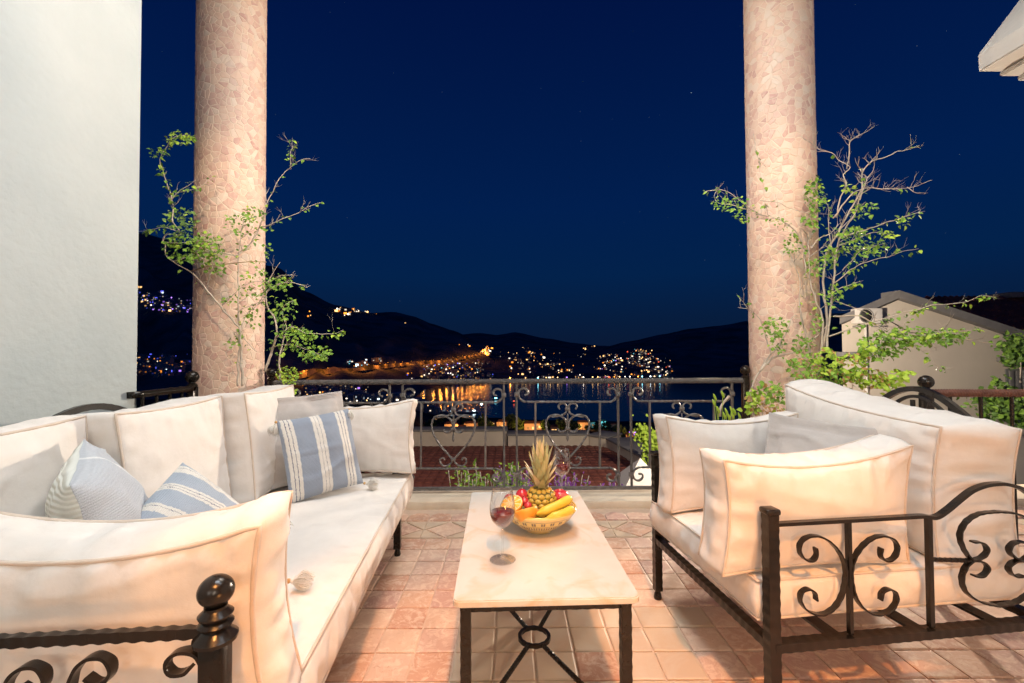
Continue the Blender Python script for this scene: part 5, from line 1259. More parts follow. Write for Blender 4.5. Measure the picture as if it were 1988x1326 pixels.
# garden plants just beyond the kerb
def shrub(name, label, cat, x0, x1, Yd, zlo, zhi, n, mats, wts, seed, lsz=.03, tall=0, group=None):
    rr = random.Random(seed); root = empty(name, ((x0+x1)/2, Yd, zlo)); tag(root, label, cat, group); fo = MB(); st = MB(); c = Vector(((x0+x1)/2, Yd, zlo)); ns = max(4, n//26)
    for s in range(ns):
        b_ = Vector((rr.uniform(x0, x1), Yd + rr.uniform(-.10, .12), zlo)) - c; h = (zhi - zlo) * rr.uniform(.6, 1.0); lean = Vector((rr.uniform(-.08, .08), rr.uniform(-.05, .05), 0)); P = [b_ + lean*t + Vector((0, 0, h*t)) for t in (0, .33, .66, 1)]
        st.sweep(catmull(P, .05), .006, sides=4)
        for _ in range(n//ns):
            t = rr.uniform(.15, 1.02); p = b_ + lean*t + Vector((0, 0, h*t)); d = Vector((rr.uniform(-1, 1), rr.uniform(-1, 1), rr.uniform(-.1, 1))).normalized()
            leaf_geo(fo, p + d*.01, d, Vector((rr.uniform(-.5, .5), -1, .5)), lsz*rr.uniform(.6, 1.2), rr.choices(range(len(mats)), wts)[0], rr, wide=.45)
    st.build('stem', M['bark'], root); o = fo.build('foliage', mats, root, smooth=False); tag(o, kind='stuff')
def sx(px, Yd): return W(px, 930, Yd).x
Yg = 3.72
for (a, b_, top, sd, lab) in ((886, 948, 905, 31, 'bright green leafy shrub seen through the railing left of the pineapple'), (985, 1015, 896, 32, 'tall dark green shrub seen through the railing behind the bowl'), (950, 985, 925, 36, 'small green shrub low behind the railing beside the purple flowers')):
    shrub('garden_shrub', lab, 'shrub', sx(a, Yg), sx(b_, Yg), Yg, -.30, W(a, top, Yg).z, 520, LM, [7, 4, 2], sd, .034, group='shrubs just beyond the railing')
for (a, b_, top, sd, lab) in ((968, 1005, 922, 33, 'purple lavender flowers left of the pineapple beyond the kerb'), (1015, 1060, 924, 34, 'purple lavender flowers behind the pineapple beyond the kerb'), (1080, 1125, 926, 35, 'purple lavender flowers right of the far wine glass beyond the kerb'), (1130, 1210, 946, 37, 'low purple flowers at the far right of the table beyond the kerb')):
    shrub('lavender', lab, 'flowers', sx(a, Yg), sx(b_, Yg), Yg + .06, -.22, W(a, top, Yg).z + .02, 420, [M['purple'], M['leaf_dark']], [8, 2], sd, .030, group='purple flowers just beyond the railing')
# ================================================================== lower roof terrace beyond the railing
lt = empty('lower_roof', (0, 12, 0)); tag(lt, 'neighbouring red tiled roof terrace below the railing', 'roof'); OFF = Vector((0, -12, 0))
M['red_tile'] = mat('red_roof_tile', (0.15, 0.042, 0.027), (0.21, 0.066, 0.043), scale=3, rough=.75, bump=.6, bscale=18, bdist=.02)
M['parapet'] = mat('cream_parapet', (0.44, 0.39, 0.32), (0.52, 0.46, 0.38), scale=2, rough=.9, bump=.4, bscale=20, bdist=.02)
M['coping'] = mat('grey_coping', (0.15, 0.15, 0.155), (0.21, 0.205, 0.20), scale=3, rough=.9, bump=.4, bscale=16, bdist=.02)
ZR = -1.75
far_y = G(1000, 860, ZR).y
x_l, x_r = G(560, 860, ZR).x - 6, G(1140, 858, ZR).x
k = MB()
pitch = 0.21; rows = int((far_y - 5.0) / .30); cols = int((x_r + 2.6 - x_l) / pitch)
prof_ = [(-.5, 0), (-.30, .015), (-.12, .022), (.12, .022), (.30, .015), (.5, 0)]
for j in range(rows):
    ya, yb = 5.0 + j*.30, 5.0 + (j+1)*.30 + .02
    for i in range(cols):
        xc = x_l + (i+.5)*pitch
        vs = [(xc + a*pitch, ya, ZR - .03 + h) for a, h in prof_] + [(xc + a*pitch*.96, yb, ZR - .045 + h) for a, h in prof_]
        fs = [(q, q+1, 7+q, 6+q) for q in range(5)] + [tuple(reversed(range(6)))]
        k.add([Vector(v) + OFF for v in vs], fs)
k.box(Vector((x_l, 5.0, -9)) + OFF, Vector((x_r + 2.6, far_y, ZR - .09)) + OFF)
o = k.build('tiles', M['red_tile'], lt, smooth=False); tag(o, kind='stuff')
zc_ = ZR + .33
def wall_seg(a, b, h0, h1, th, nm='parapet', mt='parapet', cop=True):
    a = Vector(a); b = Vector(b); d = (b-a); d.z = 0; L_ = d.length; d.normalize(); n = Vector((d.y, -d.x, 0))
    mm = Matrix((d, -n, Vector((0, 0, 1)))).transposed().to_4x4(); mm.translation = a + OFF
    k = MB(); k.bbox((0, 0, h0), (L_, th, h1), .01, M=mm); k.build(nm, M[mt], lt, angle=40)
    if cop:
        k = MB(); k.bbox((-.03, -.05, h1+.002), (L_+.03, th+.05, h1+.06), .012, M=mm); k.build('coping', M['coping'], lt, angle=40)
xa, xb, xm = x_l, x_r, G(985, 860, ZR).x
wall_seg((xa, far_y, 0), (xm - .02, far_y + .0, 0), -9, zc_ + .04, .55)
wall_seg((xm + .02, far_y - .25, 0), (xb, far_y - .25, 0), -9, zc_ - .06, .60)
p1 = Vector((xb, far_y - .25, 0)); p2 = G(1180, 868, ZR); p3 = G(1245, 905, ZR); p4 = G(1330, 990, ZR)
for a, b_, hh in ((p1, p2, zc_ - .08), (p2, p3, zc_ - .12), (p3, p4, zc_ - .14)):
    a = Vector((a.x, a.y, 0)); b_ = Vector((b_.x, b_.y, 0)); wall_seg(a, b_, -9, hh, .8)
# pyramid capped chimney
ap = W(1243, 889, 6.4); pc = empty('capped_pillar', (ap.x, ap.y, ap.z - .55)); tag(pc, 'pale chimney pillar with pyramid cap below the right end of the railing', 'chimney')
k = MB(); k.box((-.22, -.22, -6), (.22, .22, .16)); k.build('shaft', M['parapet'], pc, smooth=False)
k = MB(); k.bbox((-.30, -.30, .163), (.30, .30, .22), .01); k.build('ledge', M['house_plaster'], pc, angle=40)
k = MB(); k.add([(-.29, -.29, .222), (.29, -.29, .222), (.29, .29, .222), (-.29, .29, .222), (0, 0, .55)], [(0, 1, 4), (1, 2, 4), (2, 3, 4), (3, 0, 4), (3, 2, 1, 0)]); k.build('cap', M['house_plaster'], pc, smooth=False)

# ================================================================== neighbour house on the right
YH = 9.0
nh = empty('neighbour_house', (8.6, YH, 0)); tag(nh, 'cream gabled neighbour house with red roof right of the right column', 'house'); O2 = Vector((-8.6, -YH, 0))
def hp(px, py, Y=YH): return W(px, py, Y) + O2
eL, apx = hp(1634, 622), hp(1735, 580); slope = (hp(1988, 663).z - apx.z) / (hp(1988, 663).x - apx.x); wR = 5.6
eR = Vector((apx.x + wR, 0, apx.z + slope*wR))
def prism(P, d):
    mb = MB(); n = len(P); d = Vector(d); mb.add(P + [p + d for p in P], [tuple(range(n)), tuple(reversed(range(n, 2*n)))] + [(i, n+i, n+(i+1) % n, (i+1) % n) for i in range(n)])
    bmx = bmesh.new(); [bmx.verts.new(v) for v in mb.v]; bmx.verts.ensure_lookup_table(); [bmx.faces.new([bmx.verts[i] for i in f]) for f in mb.f]
    bmesh.ops.recalc_face_normals(bmx, faces=bmx.faces); bmx.verts.index_update(); o = MB(); o.add([v.co.copy() for v in bmx.verts], [tuple(v.index for v in f.verts) for f in bmx.faces]); bmx.free(); return o
zf = -8
M['nh_wall'] = mat('neighbour_plaster', (0.56, 0.51, 0.43), (0.63, 0.57, 0.49), scale=.8, rough=.9, bump=.3, bscale=12, bdist=.01)
prism([Vector((eL.x, 0, zf)), Vector((eR.x, 0, zf)), eR, apx, eL], (5.6, 4.8, 0)).build('wall', M['nh_wall'], nh, smooth=False)
up_ = Vector((0, 0, .14)); 
k = prism([eL + Vector((-.14, -.14, -.08)), apx + Vector((0, -.14, 0.003)), apx + Vector((0, -.14, .15)), eL + Vector((-.14, -.14, .07))], (.5, .45, 0)); r1 = k.build('roof_edge', M['coping'], nh, smooth=False)
k = prism([apx + Vector((.003, -.14, 0.003)), eR + Vector((.2, -.14, -.06)), eR + Vector((.2, -.14, .10)), apx + Vector((.003, -.14, .15))], (0, .45, 0)); k.build('roof_edge', M['coping'], nh, smooth=False)
# red tiled roof behind the verge
k = MB()
for i in range(34):
    for j in range(16):
        t0, t1 = i/34, (i+1)/34; y0_ = .35 + j*.28
        a = apx.lerp(eR, t0) + Vector((y0_*1.17, y0_, .10)); b_ = apx.lerp(eR, t1) + Vector((y0_*1.17, y0_, .07))
        k.add([a, a + Vector((0, .14, .05)), a + Vector((0, .27, 0)), b_ + Vector((0, 0, .05)), b_ + Vector((0, .14, .10)), b_ + Vector((0, .27, .05))], [(0, 1, 4, 3), (1, 2, 5, 4), (3, 4, 5)])
o = k.build('roof_tiles', M['red_tile'], nh, smooth=False); tag(o, kind='stuff')
# second, higher roof of the same house
c0, c1 = hp(1800, 577, 12.5), hp(2050, 574, 12.5)
k = MB(); n_i, n_j = 40, 14
for i in range(n_i):
    for j in range(n_j):
        x0_ = c0.x + (c1.x + 3 - c0.x)*i/n_i; x1_ = c0.x + (c1.x + 3 - c0.x)*(i+1)/n_i; ya = 3.6 - j*.26; za = c0.z - j*.16
        k.add([Vector((x0_, ya, za)), Vector(((x0_+x1_)/2, ya, za+.06)), Vector((x1_, ya, za)), Vector((x0_, ya-.28, za-.13)), Vector(((x0_+x1_)/2, ya-.28, za-.07)), Vector((x1_, ya-.28, za-.13))], [(0, 3, 4, 1), (1, 4, 5, 2), (3, 5, 4)])
o = k.build('upper_roof_tiles', M['red_tile'], nh, smooth=False); tag(o, kind='stuff')
k = MB(); a = hp(1956, 571, 12.4); k.bbox((a.x, 3.3, a.z - .1), (a.x + 2.5, 4.4, a.z + .05), .01); k.build('flat_roof_slab', M['coping'], nh, angle=40)
# window with sill at the left corner, hood with grey shutter at the right
a, b_ = hp(1646, 640), hp(1658, 672)
k = MB(); s = hp(1616, 683); s2_ = hp(1648, 692); k.bbox((s.x, -.30, s2_.z), (s2_.x, -.005, s.z), .008); k.build('window_sill', M['coping'], nh, angle=40)
h0, h1 = hp(1933, 694), hp(2010, 706)
k = MB(); k.bbox((h0.x + .12, -.28, h1.z - .05), (h1.x + .3, -.004, h1.z + .04), .01); k.bbox((h0.x, -.42, h1.z + .042), (h1.x + .4, -.004, h0.z), .01); k.build('window_hood', M['coping'], nh, angle=40)
w0, w1 = hp(1950, 716), hp(2020, 800)
wn = MB(); wn.bbox((w0.x, -.03, w1.z), (w1.x + .3, -.004, w0.z), .004); wn = wn.build('window', mat('shutter_frame', (.14, .15, .15), rough=.6), nh, angle=40)
for i in range(9):
    k = MB(); x = w0.x + .05 + i*.135; k.bbox((x, -.05, w1.z + .04), (x + .085, -.031, w0.z - .04), .004); k.build('shutter_slat', M['coping'], wn, angle=40)
k = MB(); dpx = eL.x + .42; k.sweep([(dpx, -.06, eL.z + .05), (dpx, -.06, zf)], .05, sides=8); k.build('drainpipe', M['house_plaster'], nh)
k = MB(); k.sweep([(dpx + .3, -.03, eL.z + .1), (dpx + .9, -.03, eL.z - .25), (dpx + 1.9, -.03, eL.z - .32)], .015, sides=5); k.build('cable', M['iron'], nh)
# air conditioner on the gable
c_ = W(1689, 611, YH - .2); ac = empty('air_conditioner', (c_.x, YH - .002, c_.z - .2)); tag(ac, 'white outdoor air conditioner box mounted under the gable of the neighbour house', 'air conditioner')
k = MB(); k.bbox((-.25, -.20, .03), (.25, -.02, .33), .02); k.build('casing', M['house_plaster'], ac, angle=40)
k = MB(); k.lathe([(.13, 0), (.14, .01), (.13, .02), (.12, .012)], 28, M=Matrix.Translation((-.08, -.202, .18)) @ Matrix.Rotation(R(90), 4, 'X'), closed=True); k.build('fan_ring', M['coping'], ac)
k = MB(); k.lathe([(.0005, .0), (.118, .0), (.118, .004), (.0005, .004)], 28, M=Matrix.Translation((-.08, -.2015, .18)) @ Matrix.Rotation(R(90), 4, 'X')); k.build('fan_grille', mat('dark_grille', (.03, .03, .03), rough=.6), ac)
k = MB(); [k.box((x, -.24, -.03), (x + .03, -.004, -.001)) for x in (-.20, .17)]; k.build('bracket', M['coping'], ac, smooth=False)
# wall-climbing greenery by the shutter
def bushy(name, label, x, y, z, rx, rz, n, seed, mats, lsz, cat='bush', group=None):
    rr = random.Random(seed); root = empty(name, (x, y, z)); tag(root, label, cat, group); fo = MB()
    st = MB(); st.sweep([(0, 0, -1.2*rz), (0.02, 0, 0), (0, 0, rz*.5)], .03, sides=5); st.build('trunk', M['bark'], root)
    for _ in range(n):
        cl = rr.randrange(7); r5 = random.Random(seed*31 + cl); cc = Vector((r5.uniform(-.6, .6)*rx, r5.uniform(-.3, .3)*rx, r5.uniform(-.7, .7)*rz))
        p = cc + Vector((rr.gauss(0, .28)*rx, rr.gauss(0, .2)*rx, rr.gauss(0, .25)*rz)); d = Vector((rr.uniform(-1, 1), rr.uniform(-1, 1), rr.uniform(-.8, .8))).normalized()
        leaf_geo(fo, p, d, Vector((0, -1, .5)), lsz*rr.uniform(.6, 1.3), rr.randrange(len(mats)), rr)
    o = fo.build('foliage', mats, root, smooth=False); tag(o, kind='stuff')
q = W(1990, 690, 8.4); bushy('climbing_plant', 'dark green creeper hanging beside the grey shutter of the neighbour house', q.x - .1, 8.4, q.z, .32, .42, 420, 41, [M['leaf_dark'], M['leaf']], .09, 'creeper')
q = W(1965, 785, 8.2); bushy('garden_bush', 'green bush below the shutter behind the right railing', q.x, 8.2, q.z, .7, .35, 900, 42, [M['leaf'], M['leaf_dark']], .09)
q = W(1935, 755, 8.3); bushy('garden_bush', 'small thin bush left of the grey shutter', q.x, 8.3, q.z, .22, .25, 160, 43, [M['leaf'], M['leaf_dark']], .09)
q = W(1258, 868, 9.5); bushy('garden_bush', 'yellow green bush lit beside the lower roof terrace', q.x + .3, 10.5, q.z - .15, .35, .5, 420, 44, [M['leaf_young']], .09)
# added lamps, hidden behind the columns, to brighten neighbour house and lower roof
def added_lamp(label, loc, power, k_, rad=.08):
    t = empty('added_lamp_post', loc); tag(t, label, 'lamp'); k = MB(); k.lathe([(.05, -.10), (.06, -.08), (.06, .06), (.09, .07), (.01, .12)], 12); k.sweep([(0, 0, -2.5), (0, 0, -.1)], .04, sides=8); k.build('lantern', M['iron'], t)
    lamp('added_fill_light', (loc[0], loc[1], loc[2] + .25), 'POINT', power, k_, rad)
added_lamp('added lamp post behind the right column brightening the neighbour house', (3.72, 6.2, 1.3), 1050, 3900)
added_lamp('added lamp post behind the left column brightening the lower roof terrace', (-5.6, 9.0, 1.2), 240, 3200)

# ================================================================== land, sea and hills
SEA = -58.0
def skyline(px, table):
    for (a, ya), (b_, yb) in zip(table[:-1], table[1:]):
        if a <= px <= b_: t = (px-a)/(b_-a); t = t*t*(3-2*t)*.5 + t*.5; return ya + (yb-ya)*t
    return table[0][1] if px < table[0][0] else table[-1][1]
RIDGE_L = [(-900, 420), (100, 430), (270, 447), (330, 462), (430, 490), (540, 516), (590, 562), (650, 590), (720, 606), (765, 604), (800, 612), (840, 628), (880, 641), (930, 664), (985, 700), (1040, 730), (1300, 790)]
RIDGE_M = [(500, 640), (880, 650), (930, 646), (965, 650), (1000, 645), (1060, 657), (1120, 667), (1165, 672), (1200, 673), (1260, 680), (1340, 712), (1400, 760)]
RIDGE_R = [(700, 800), (1000, 770), (1120, 700), (1170, 675), (1220, 664), (1290, 650), (1340, 640), (1400, 634), (1460, 624), (1600, 612), (2100, 600), (2900, 590)]
NEAR = [(-900, 330), (560, 330), (700, 520), (800, 560), (830, 440), (900, 405), (1000, 395), (1200, 378), (1500, 360), (2900, 340)]
FARS = [(-900, 331), (560, 331), (700, 530), (800, 575), (830, 740), (900, 830), (950, 905), (1100, 930), (1290, 950), (1300, 1300), (2900, 1400)]
def yz(py, Y): return 1.1 - (py - 683)/FPX * Y
def tanpx(px): return (px - 994)/FPX
def hill(name, label, table, y0, y1, px0, px1, base, seed, rough=1.0, toe=None, nc=190, nr=44):
    """slope rising from the shore at depth y0 to the ridge at depth y1 (and down behind it)"""
    mb = MB()
    for j in range(nr+9):
        for i in range(nc+1):
            px = px0 + (px1-px0)*i/nc; t = j/nr; yb = y0(px) if callable(y0) else y0
            Y = yb + (y1 - yb)*t; zr_ = yz(skyline(px, table), y1)
            if t <= 1:
                s = t**1.35; s = s*.85 + .15*t; z = base + (zr_ - base)*s
                z += rough*(nz(px*.012+seed, t*4, seed)*22 + nz(px*.04, t*11+seed, 3)*8)*math.sin(PI*min(1, t))*(max(8, zr_-base)/200)
                z += nz(px*.09+seed, t*14, 8)*1.6*min(1, t*8)
            else: z = zr_ - (t-1)*400 + nz(px*.09+seed, 14, 8)*1.6
            mb.v.append((tanpx(px)*Y, Y, z))
    for j in range(nr+8):
        for i in range(nc): a = j*(nc+1)+i; mb.f.append((a, a+1, a+nc+2, a+nc+1)); mb.m.append(0); mb.t.append(0)
    o = mb.build(name, M['hill']); tag(o, label, kind='structure'); return o, mb
M['hill'] = mat('dark_scrub_hill', (0.10, 0.105, 0.09), (0.24, 0.22, 0.20), scale=.012, rough=1.0, spec=.0, bump=1, bscale=.12, bdist=4)
M['town_ground'] = mat('town_ground', (0.05, 0.045, 0.035), (0.10, 0.085, 0.065), scale=.03, rough=1.0, spec=.0)
h_l, mb_l = hill('hills', 'high dark mountain slope on the left', RIDGE_L, lambda px: max(skyline(px, FARS), 430) + 2, 1750, -500, 1260, SEA, 3)
h_m, mb_m = hill('hills', 'low distant ridge in the middle', RIDGE_M, 905, 3000, 600, 1400, SEA, 11, .4)
h_r, mb_r = hill('hills', 'dark hill beyond the bay on the right', RIDGE_R, lambda px: skyline(px, FARS), 2300, 990, 2400, SEA, 17, .6)
# slope below the terrace down to the shore
mb = MB(); nc, nr = 150, 60
for j in range(nr+1):
    for i in range(nc+1):
        px = -1500 + 4400*i/nc; t = j/nr; yn = skyline(px, NEAR) if px < 700 else skyline(px, NEAR)
        yn = 600 if px < 810 else yn
        Y = 4.0 + (yn - 4.0)*t**1.8
        z = -5.0 - 51.5*(Y/max(yn, 1))**.85 if Y > 14 else -5.0 - 51.5*(14/yn)**.85 - 0
        z = max(z, SEA - 1.5) + nz(px*.02, Y*.03, 1)*1.2*min(1, Y/60)
        if t == 1: z = SEA - 4
        mb.v.append((tanpx(px)*Y, Y, z))
for j in range(nr):
    for i in range(nc): a = j*(nc+1)+i; mb.f.append((a, a+1, a+nc+2, a+nc+1)); mb.m.append(0); mb.t.append(0)
near_land = mb.build('ground', M['town_ground']); tag(near_land, 'dark slope with gardens falling from the terrace to the bay', kind='structure'); mb_n = mb
k = MB(); k.box((-9000, -400, -75), (9000, 9000, -74)); o = k.build('terrain', M['hill'], smooth=False); tag(o, kind='structure')
k = MB(); k.add([(-6000, 60, SEA), (6000, 60, SEA), (6000, 8500, SEA), (-6000, 8500, SEA)], [(0, 1, 2, 3)])
wtr = mat('bay_water', (0.002, 0.006, 0.02), rough=.055, spec=.6)
nt = wtr.node_tree; b = nt.nodes['Principled BSDF']; b.inputs['IOR'].default_value = 1.33
n1 = nt.nodes.new('ShaderNodeTexNoise'); n1.inputs['Scale'].default_value = .55; n1.inputs['Detail'].default_value = 6; tcw = nt.nodes['Texture Coordinate']; nt.links.new(tcw.outputs['Object'], n1.inputs['Vector'])
bw = nt.nodes.new('ShaderNodeBump'); bw.inputs['Strength'].default_value = .4; bw.inputs['Distance'].default_value = .22; nt.links.new(n1.outputs['Fac'], bw.inputs['Height']); nt.links.new(bw.outputs[0], b.inputs['Normal'])
o = k.build('bay_water', wtr, smooth=False); tag(o, kind='structure')

trees = []
BV = []
for m_ in (mb_l, mb_m, mb_r, mb_n): BV.append(BVHTree.FromPolygons([Vector(v) for v in m_.v], m_.f))
def ground_at(px, py):
    d = CAMROT @ Vector((px - 994, -(py - 663), -FPX)); d.normalize(); best = None
    for b_ in BV:
        h = b_.ray_cast(EYE, d, 9000)
        if h[0] is not None and (best is None or h[3] < best[1]): best = (h[0], h[3])
    ds = (SEA - EYE.z)/d.z if d.z < 0 else 1e9
    if best is None or ds < best[1]: return None
    return best[0]

# ---------------------------------------------------------------- town
PAL = {'warm': (1.0, .56, .20), 'white': (1.0, .86, .68), 'cool': (.75, .92, 1.0), 'cyan': (.25, .85, 1.0), 'blue': (.10, .12, 1.0), 'violet': (.42, .20, 1.0), 'magenta': (1.0, .08, .75), 'green': (.10, 1.0, .30), 'orange': (1.0, .30, .03), 'red': (1.0, .12, .05)}
LMAT = {}
def lmat(c, s, sample=False):
    key = (c, s, sample)
    if key not in LMAT: LMAT[key] = emit('light_' + c, PAL[c], s, sample)
    return LMAT[key]
M['far_wall'] = mat('far_house_wall', (.42, .38, .33), (.52, .48, .42), scale=.05, rough=.9)
def town(name, label, spots, n, mix, seed, size=(1.3, 2.6), power=(1.2, 5), houses=.55, up=2.0, cat='town lights'):
    """many small lit windows and lamps with the houses they belong to, seen as one mass"""
    rr = random.Random(seed); cols = list(mix); ws_ = [mix[c] for c in cols]; slots = [M['far_wall']]; sidx = {}
    for c in cols:
        for s_ in (power[0], (power[0]+power[1])/2, power[1]): sidx[(c, s_)] = len(slots); slots.append(lmat(c, round(s_, 2)))
    mb = MB(); tot = sum(s[4] for s in spots); cen = []
    for _ in range(max(4, n//9)):
        s = rr.choices(spots, [q[4] for q in spots])[0]; cx_ = s[0] + rr.uniform(-1, 1)*s[2]*.95; cen.append((cx_, s[1] + rr.uniform(-1, 1)*s[3] + (cx_ - s[0])*(s[5] if len(s) > 5 else 0), rr.uniform(1, 5)))
    for _ in range(n):
        s = rr.choices(spots, [q[4] for q in spots])[0]
        px = rr.gauss(0, .42)*s[2] + s[0] if len(s) < 6 else rr.uniform(s[0]-s[2], s[0]+s[2]); py = s[1] + rr.uniform(-1, 1)*s[3] + (px - s[0])*(s[5] if len(s) > 5 else 0)
        if rr.random() < .6:
            q = rr.choice(cen); px = q[0] + rr.gauss(0, q[2]); py = q[1] + rr.gauss(0, q[2]*.35)
        g = ground_at(px, py)
        if g is None: continue
        D_ = g.y; c = rr.choices(cols, ws_)[0]; r = rr.random(); pw = power[0] if r < .62 else ((power[0]+power[1])/2 if r < .9 else power[1])
        e_ = size[0]*(size[1]/size[0])**(rr.random()**1.8*1.35) * D_/1000 * (.7 if pw == power[0] else 1.05); hz = g.z + rr.uniform(.5, 1)*up*2
        if rr.random() < houses:
            w_ = rr.uniform(4, 8); h_ = rr.uniform(4, 8); mb.box((g.x-w_/2, g.y, g.z-3), (g.x+w_/2, g.y+w_, g.z+h_), 0)
            wx = rr.uniform(-.3, .3)*w_; hz = g.z + h_*rr.uniform(.3, .7); y_ = g.y - .15
            mb.box((g.x+wx-e_*.6, y_-.1, hz-e_*.4), (g.x+wx+e_*.6, y_, hz+e_*.4), sidx[(c, pw)])
        else:
            mb.add([(g.x-e_/2, g.y, hz), (g.x, g.y-e_/2, hz), (g.x+e_/2, g.y, hz), (g.x, g.y+e_/2, hz), (g.x, g.y, hz+e_/2), (g.x, g.y, hz-e_/2)], [(0,1,4),(1,2,4),(2,3,4),(3,0,4),(1,0,5),(2,1,5),(3,2,5),(0,3,5)], sidx[(c, pw)])
            mb.box((g.x-.12*D_/900, g.y-.1, g.z-2), (g.x+.12*D_/900, g.y+.1, hz-e_*.45), 0)
    if not mb.v: return
    o = mb.build(name, slots, smooth=False); tag(o, label, cat, kind='stuff'); return o
town('hillside_town', 'blue and white lit houses high on the left mountain slope', [(322, 584, 60, 14, 1, .22), (300, 590, 34, 16, 1, .1), (345, 600, 30, 8, .7, .2)], 190, {'blue': 6, 'violet': 3, 'white': 4, 'warm': 4, 'cool': 1}, 1, size=(2.2, 4.2), power=(.5, 2.4))
town('hillside_town', 'mixed colour house lights low on the left behind the side railing', [(320, 705, 55, 22, 1, 0), (300, 715, 35, 18, 1, 0)], 120, {'blue': 4, 'violet': 1, 'white': 2, 'warm': 5, 'cool': 1, 'magenta': .2, 'green': .2, 'orange': 5}, 2, size=(1.8, 4.2), power=(.4, 2.2), houses=.7)
town('hillside_town', 'few house lights on the mountain ridge right of the left column', [(606, 612, 14, 5, 1), (690, 606, 28, 6, 2), (655, 604, 12, 4, 1), (722, 608, 10, 3, .5), (787, 628, 2, 2, .2)], 46, {'warm': 5, 'white': 3, 'orange': 3}, 3, size=(2.2, 4.5), power=(1, 4))
town('hillside_town', 'small cluster of cyan and white house lights above the lit road', [(700, 707, 26, 5, 1), (735, 702, 12, 3, .5)], 34, {'cyan': 2, 'cool': 4, 'white': 3}, 4, size=(2.4, 4.2), power=(1, 3.5))
town('bay_town', 'dense town lights left of the bay above the railing', [(880, 722, 62, 14, 2, -.06), (850, 732, 60, 8, 1, 0), (905, 712, 45, 8, 1, 0), (915, 733, 45, 6, 1, 0)], 260, {'warm': 4, 'white': 5, 'orange': 4, 'cyan': .5, 'blue': .9, 'violet': .3}, 5, size=(1.2, 3.0), power=(.4, 3))
town('bay_town', 'bright orange junction lights on the slope above the bay', [(947, 683, 9, 10, 1), (940, 686, 5, 6, 1), (905, 671, 16, 4, .3)], 46, {'orange': 6, 'warm': 3, 'white': 2}, 6, size=(2.6, 5.0), power=(1.6, 5))
town('bay_town', 'sparse warm lights across the middle of the far shore', [(1060, 710, 75, 24, 2, 0), (1010, 700, 40, 18, .6, 0), (1018, 713, 20, 1.2, .5, 1.1), (1105, 720, 24, 1.2, .5, .55), (1070, 735, 60, 1.5, .4, 0), (1045, 694, 50, 2, .4, -.15), (1100, 700, 60, 20, .8, 0), (1040, 677, 30, 4, .25, 0), (1155, 675, 22, 2.5, .3, 0)], 210, {'warm': 6, 'white': 4, 'orange': 2, 'cool': .7, 'blue': .2}, 7, size=(1.1, 2.7), power=(.3, 2.8))
town('bay_town', 'dense warm town lights on the right side of the bay', [(1230, 712, 75, 20, 1.5, .05), (1210, 700, 50, 16, 1.4, 0), (1262, 706, 45, 14, 1.3, .25), (1250, 683, 16, 4, .3, 0), (1220, 734, 80, 1.2, .7, -.02), (1190, 722, 50, 1.5, .6, .2), (1250, 712, 50, 1.5, .6, .22), (1225, 694, 40, 1.5, .5, .12)], 380, {'warm': 5, 'white': 6, 'orange': 2.5, 'red': .7, 'cyan': .3, 'green': .15, 'violet': .4}, 8, size=(1.2, 3.0), power=(.45, 3.2))
town('near_town', 'low town with scattered lights left below the railing rail', [(655, 762, 75, 9, 2, 0), (700, 770, 70, 10, 1, 0)], 110, {'warm': 5, 'white': 2, 'orange': 3, 'violet': .8, 'blue': .4}, 9, size=(1.6, 3.4), power=(.5, 3))
town('near_town', 'bright warm harbour front lights just above the sofa cushion', [(740, 780, 65, 6, 2, 0), (830, 794, 22, 6, 1, 0), (880, 797, 50, 7, 1.6, 0)], 170, {'warm': 5, 'white': 6, 'cool': 1.5}, 10, size=(2.2, 4.6), power=(1.5, 5.5))
# orange houses near the shore below, each a thing of its own
M['near_wall'] = mat('village_wall', (.50, .40, .30), (.56, .46, .36), scale=.2, rough=.9)
M['village_roof'] = mat('village_roof', (.10, .05, .035), (.14, .07, .05), scale=.3, rough=.9)
spots = [(876, 829, 13, 7, 'orange lit flat house left of the first heart scroll'), (893, 832, 9, 5, 'small orange lit house below the first heart scroll'), (912, 828, 12, 7, 'orange lit house right of the first heart scroll'), (973, 826, 9, 8, 'narrow orange lit house between the doubled railing bars'), (1030, 829, 12, 8, 'bright orange house between railing bar and second heart'), (1045, 827, 6, 6, 'short orange annex house left of the second heart'), (1076, 834, 7, 7, 'dim reddish house inside the second heart'), (1132, 826, 11, 7, 'orange lit house at the right lobe of the second heart'), (1148, 824, 8, 5, 'pale house right of the second heart'), (1171, 822, 8, 5, 'house with cyan light by the shore'), (1190, 826, 10, 4, 'dim white villa right of the cyan house'), (1236, 843, 13, 6, 'orange house with violet lit roof edge at the far right'), (1222, 850, 8, 7, 'low orange lit house under the violet roof edge'), (850, 812, 8, 4, 'small dim house by the harbour left'), (1102, 822, 7, 5, 'dim house behind the pendant of the second heart'), (955, 822, 7, 4, 'low dim house left of the doubled bars')]
rr = random.Random(77)
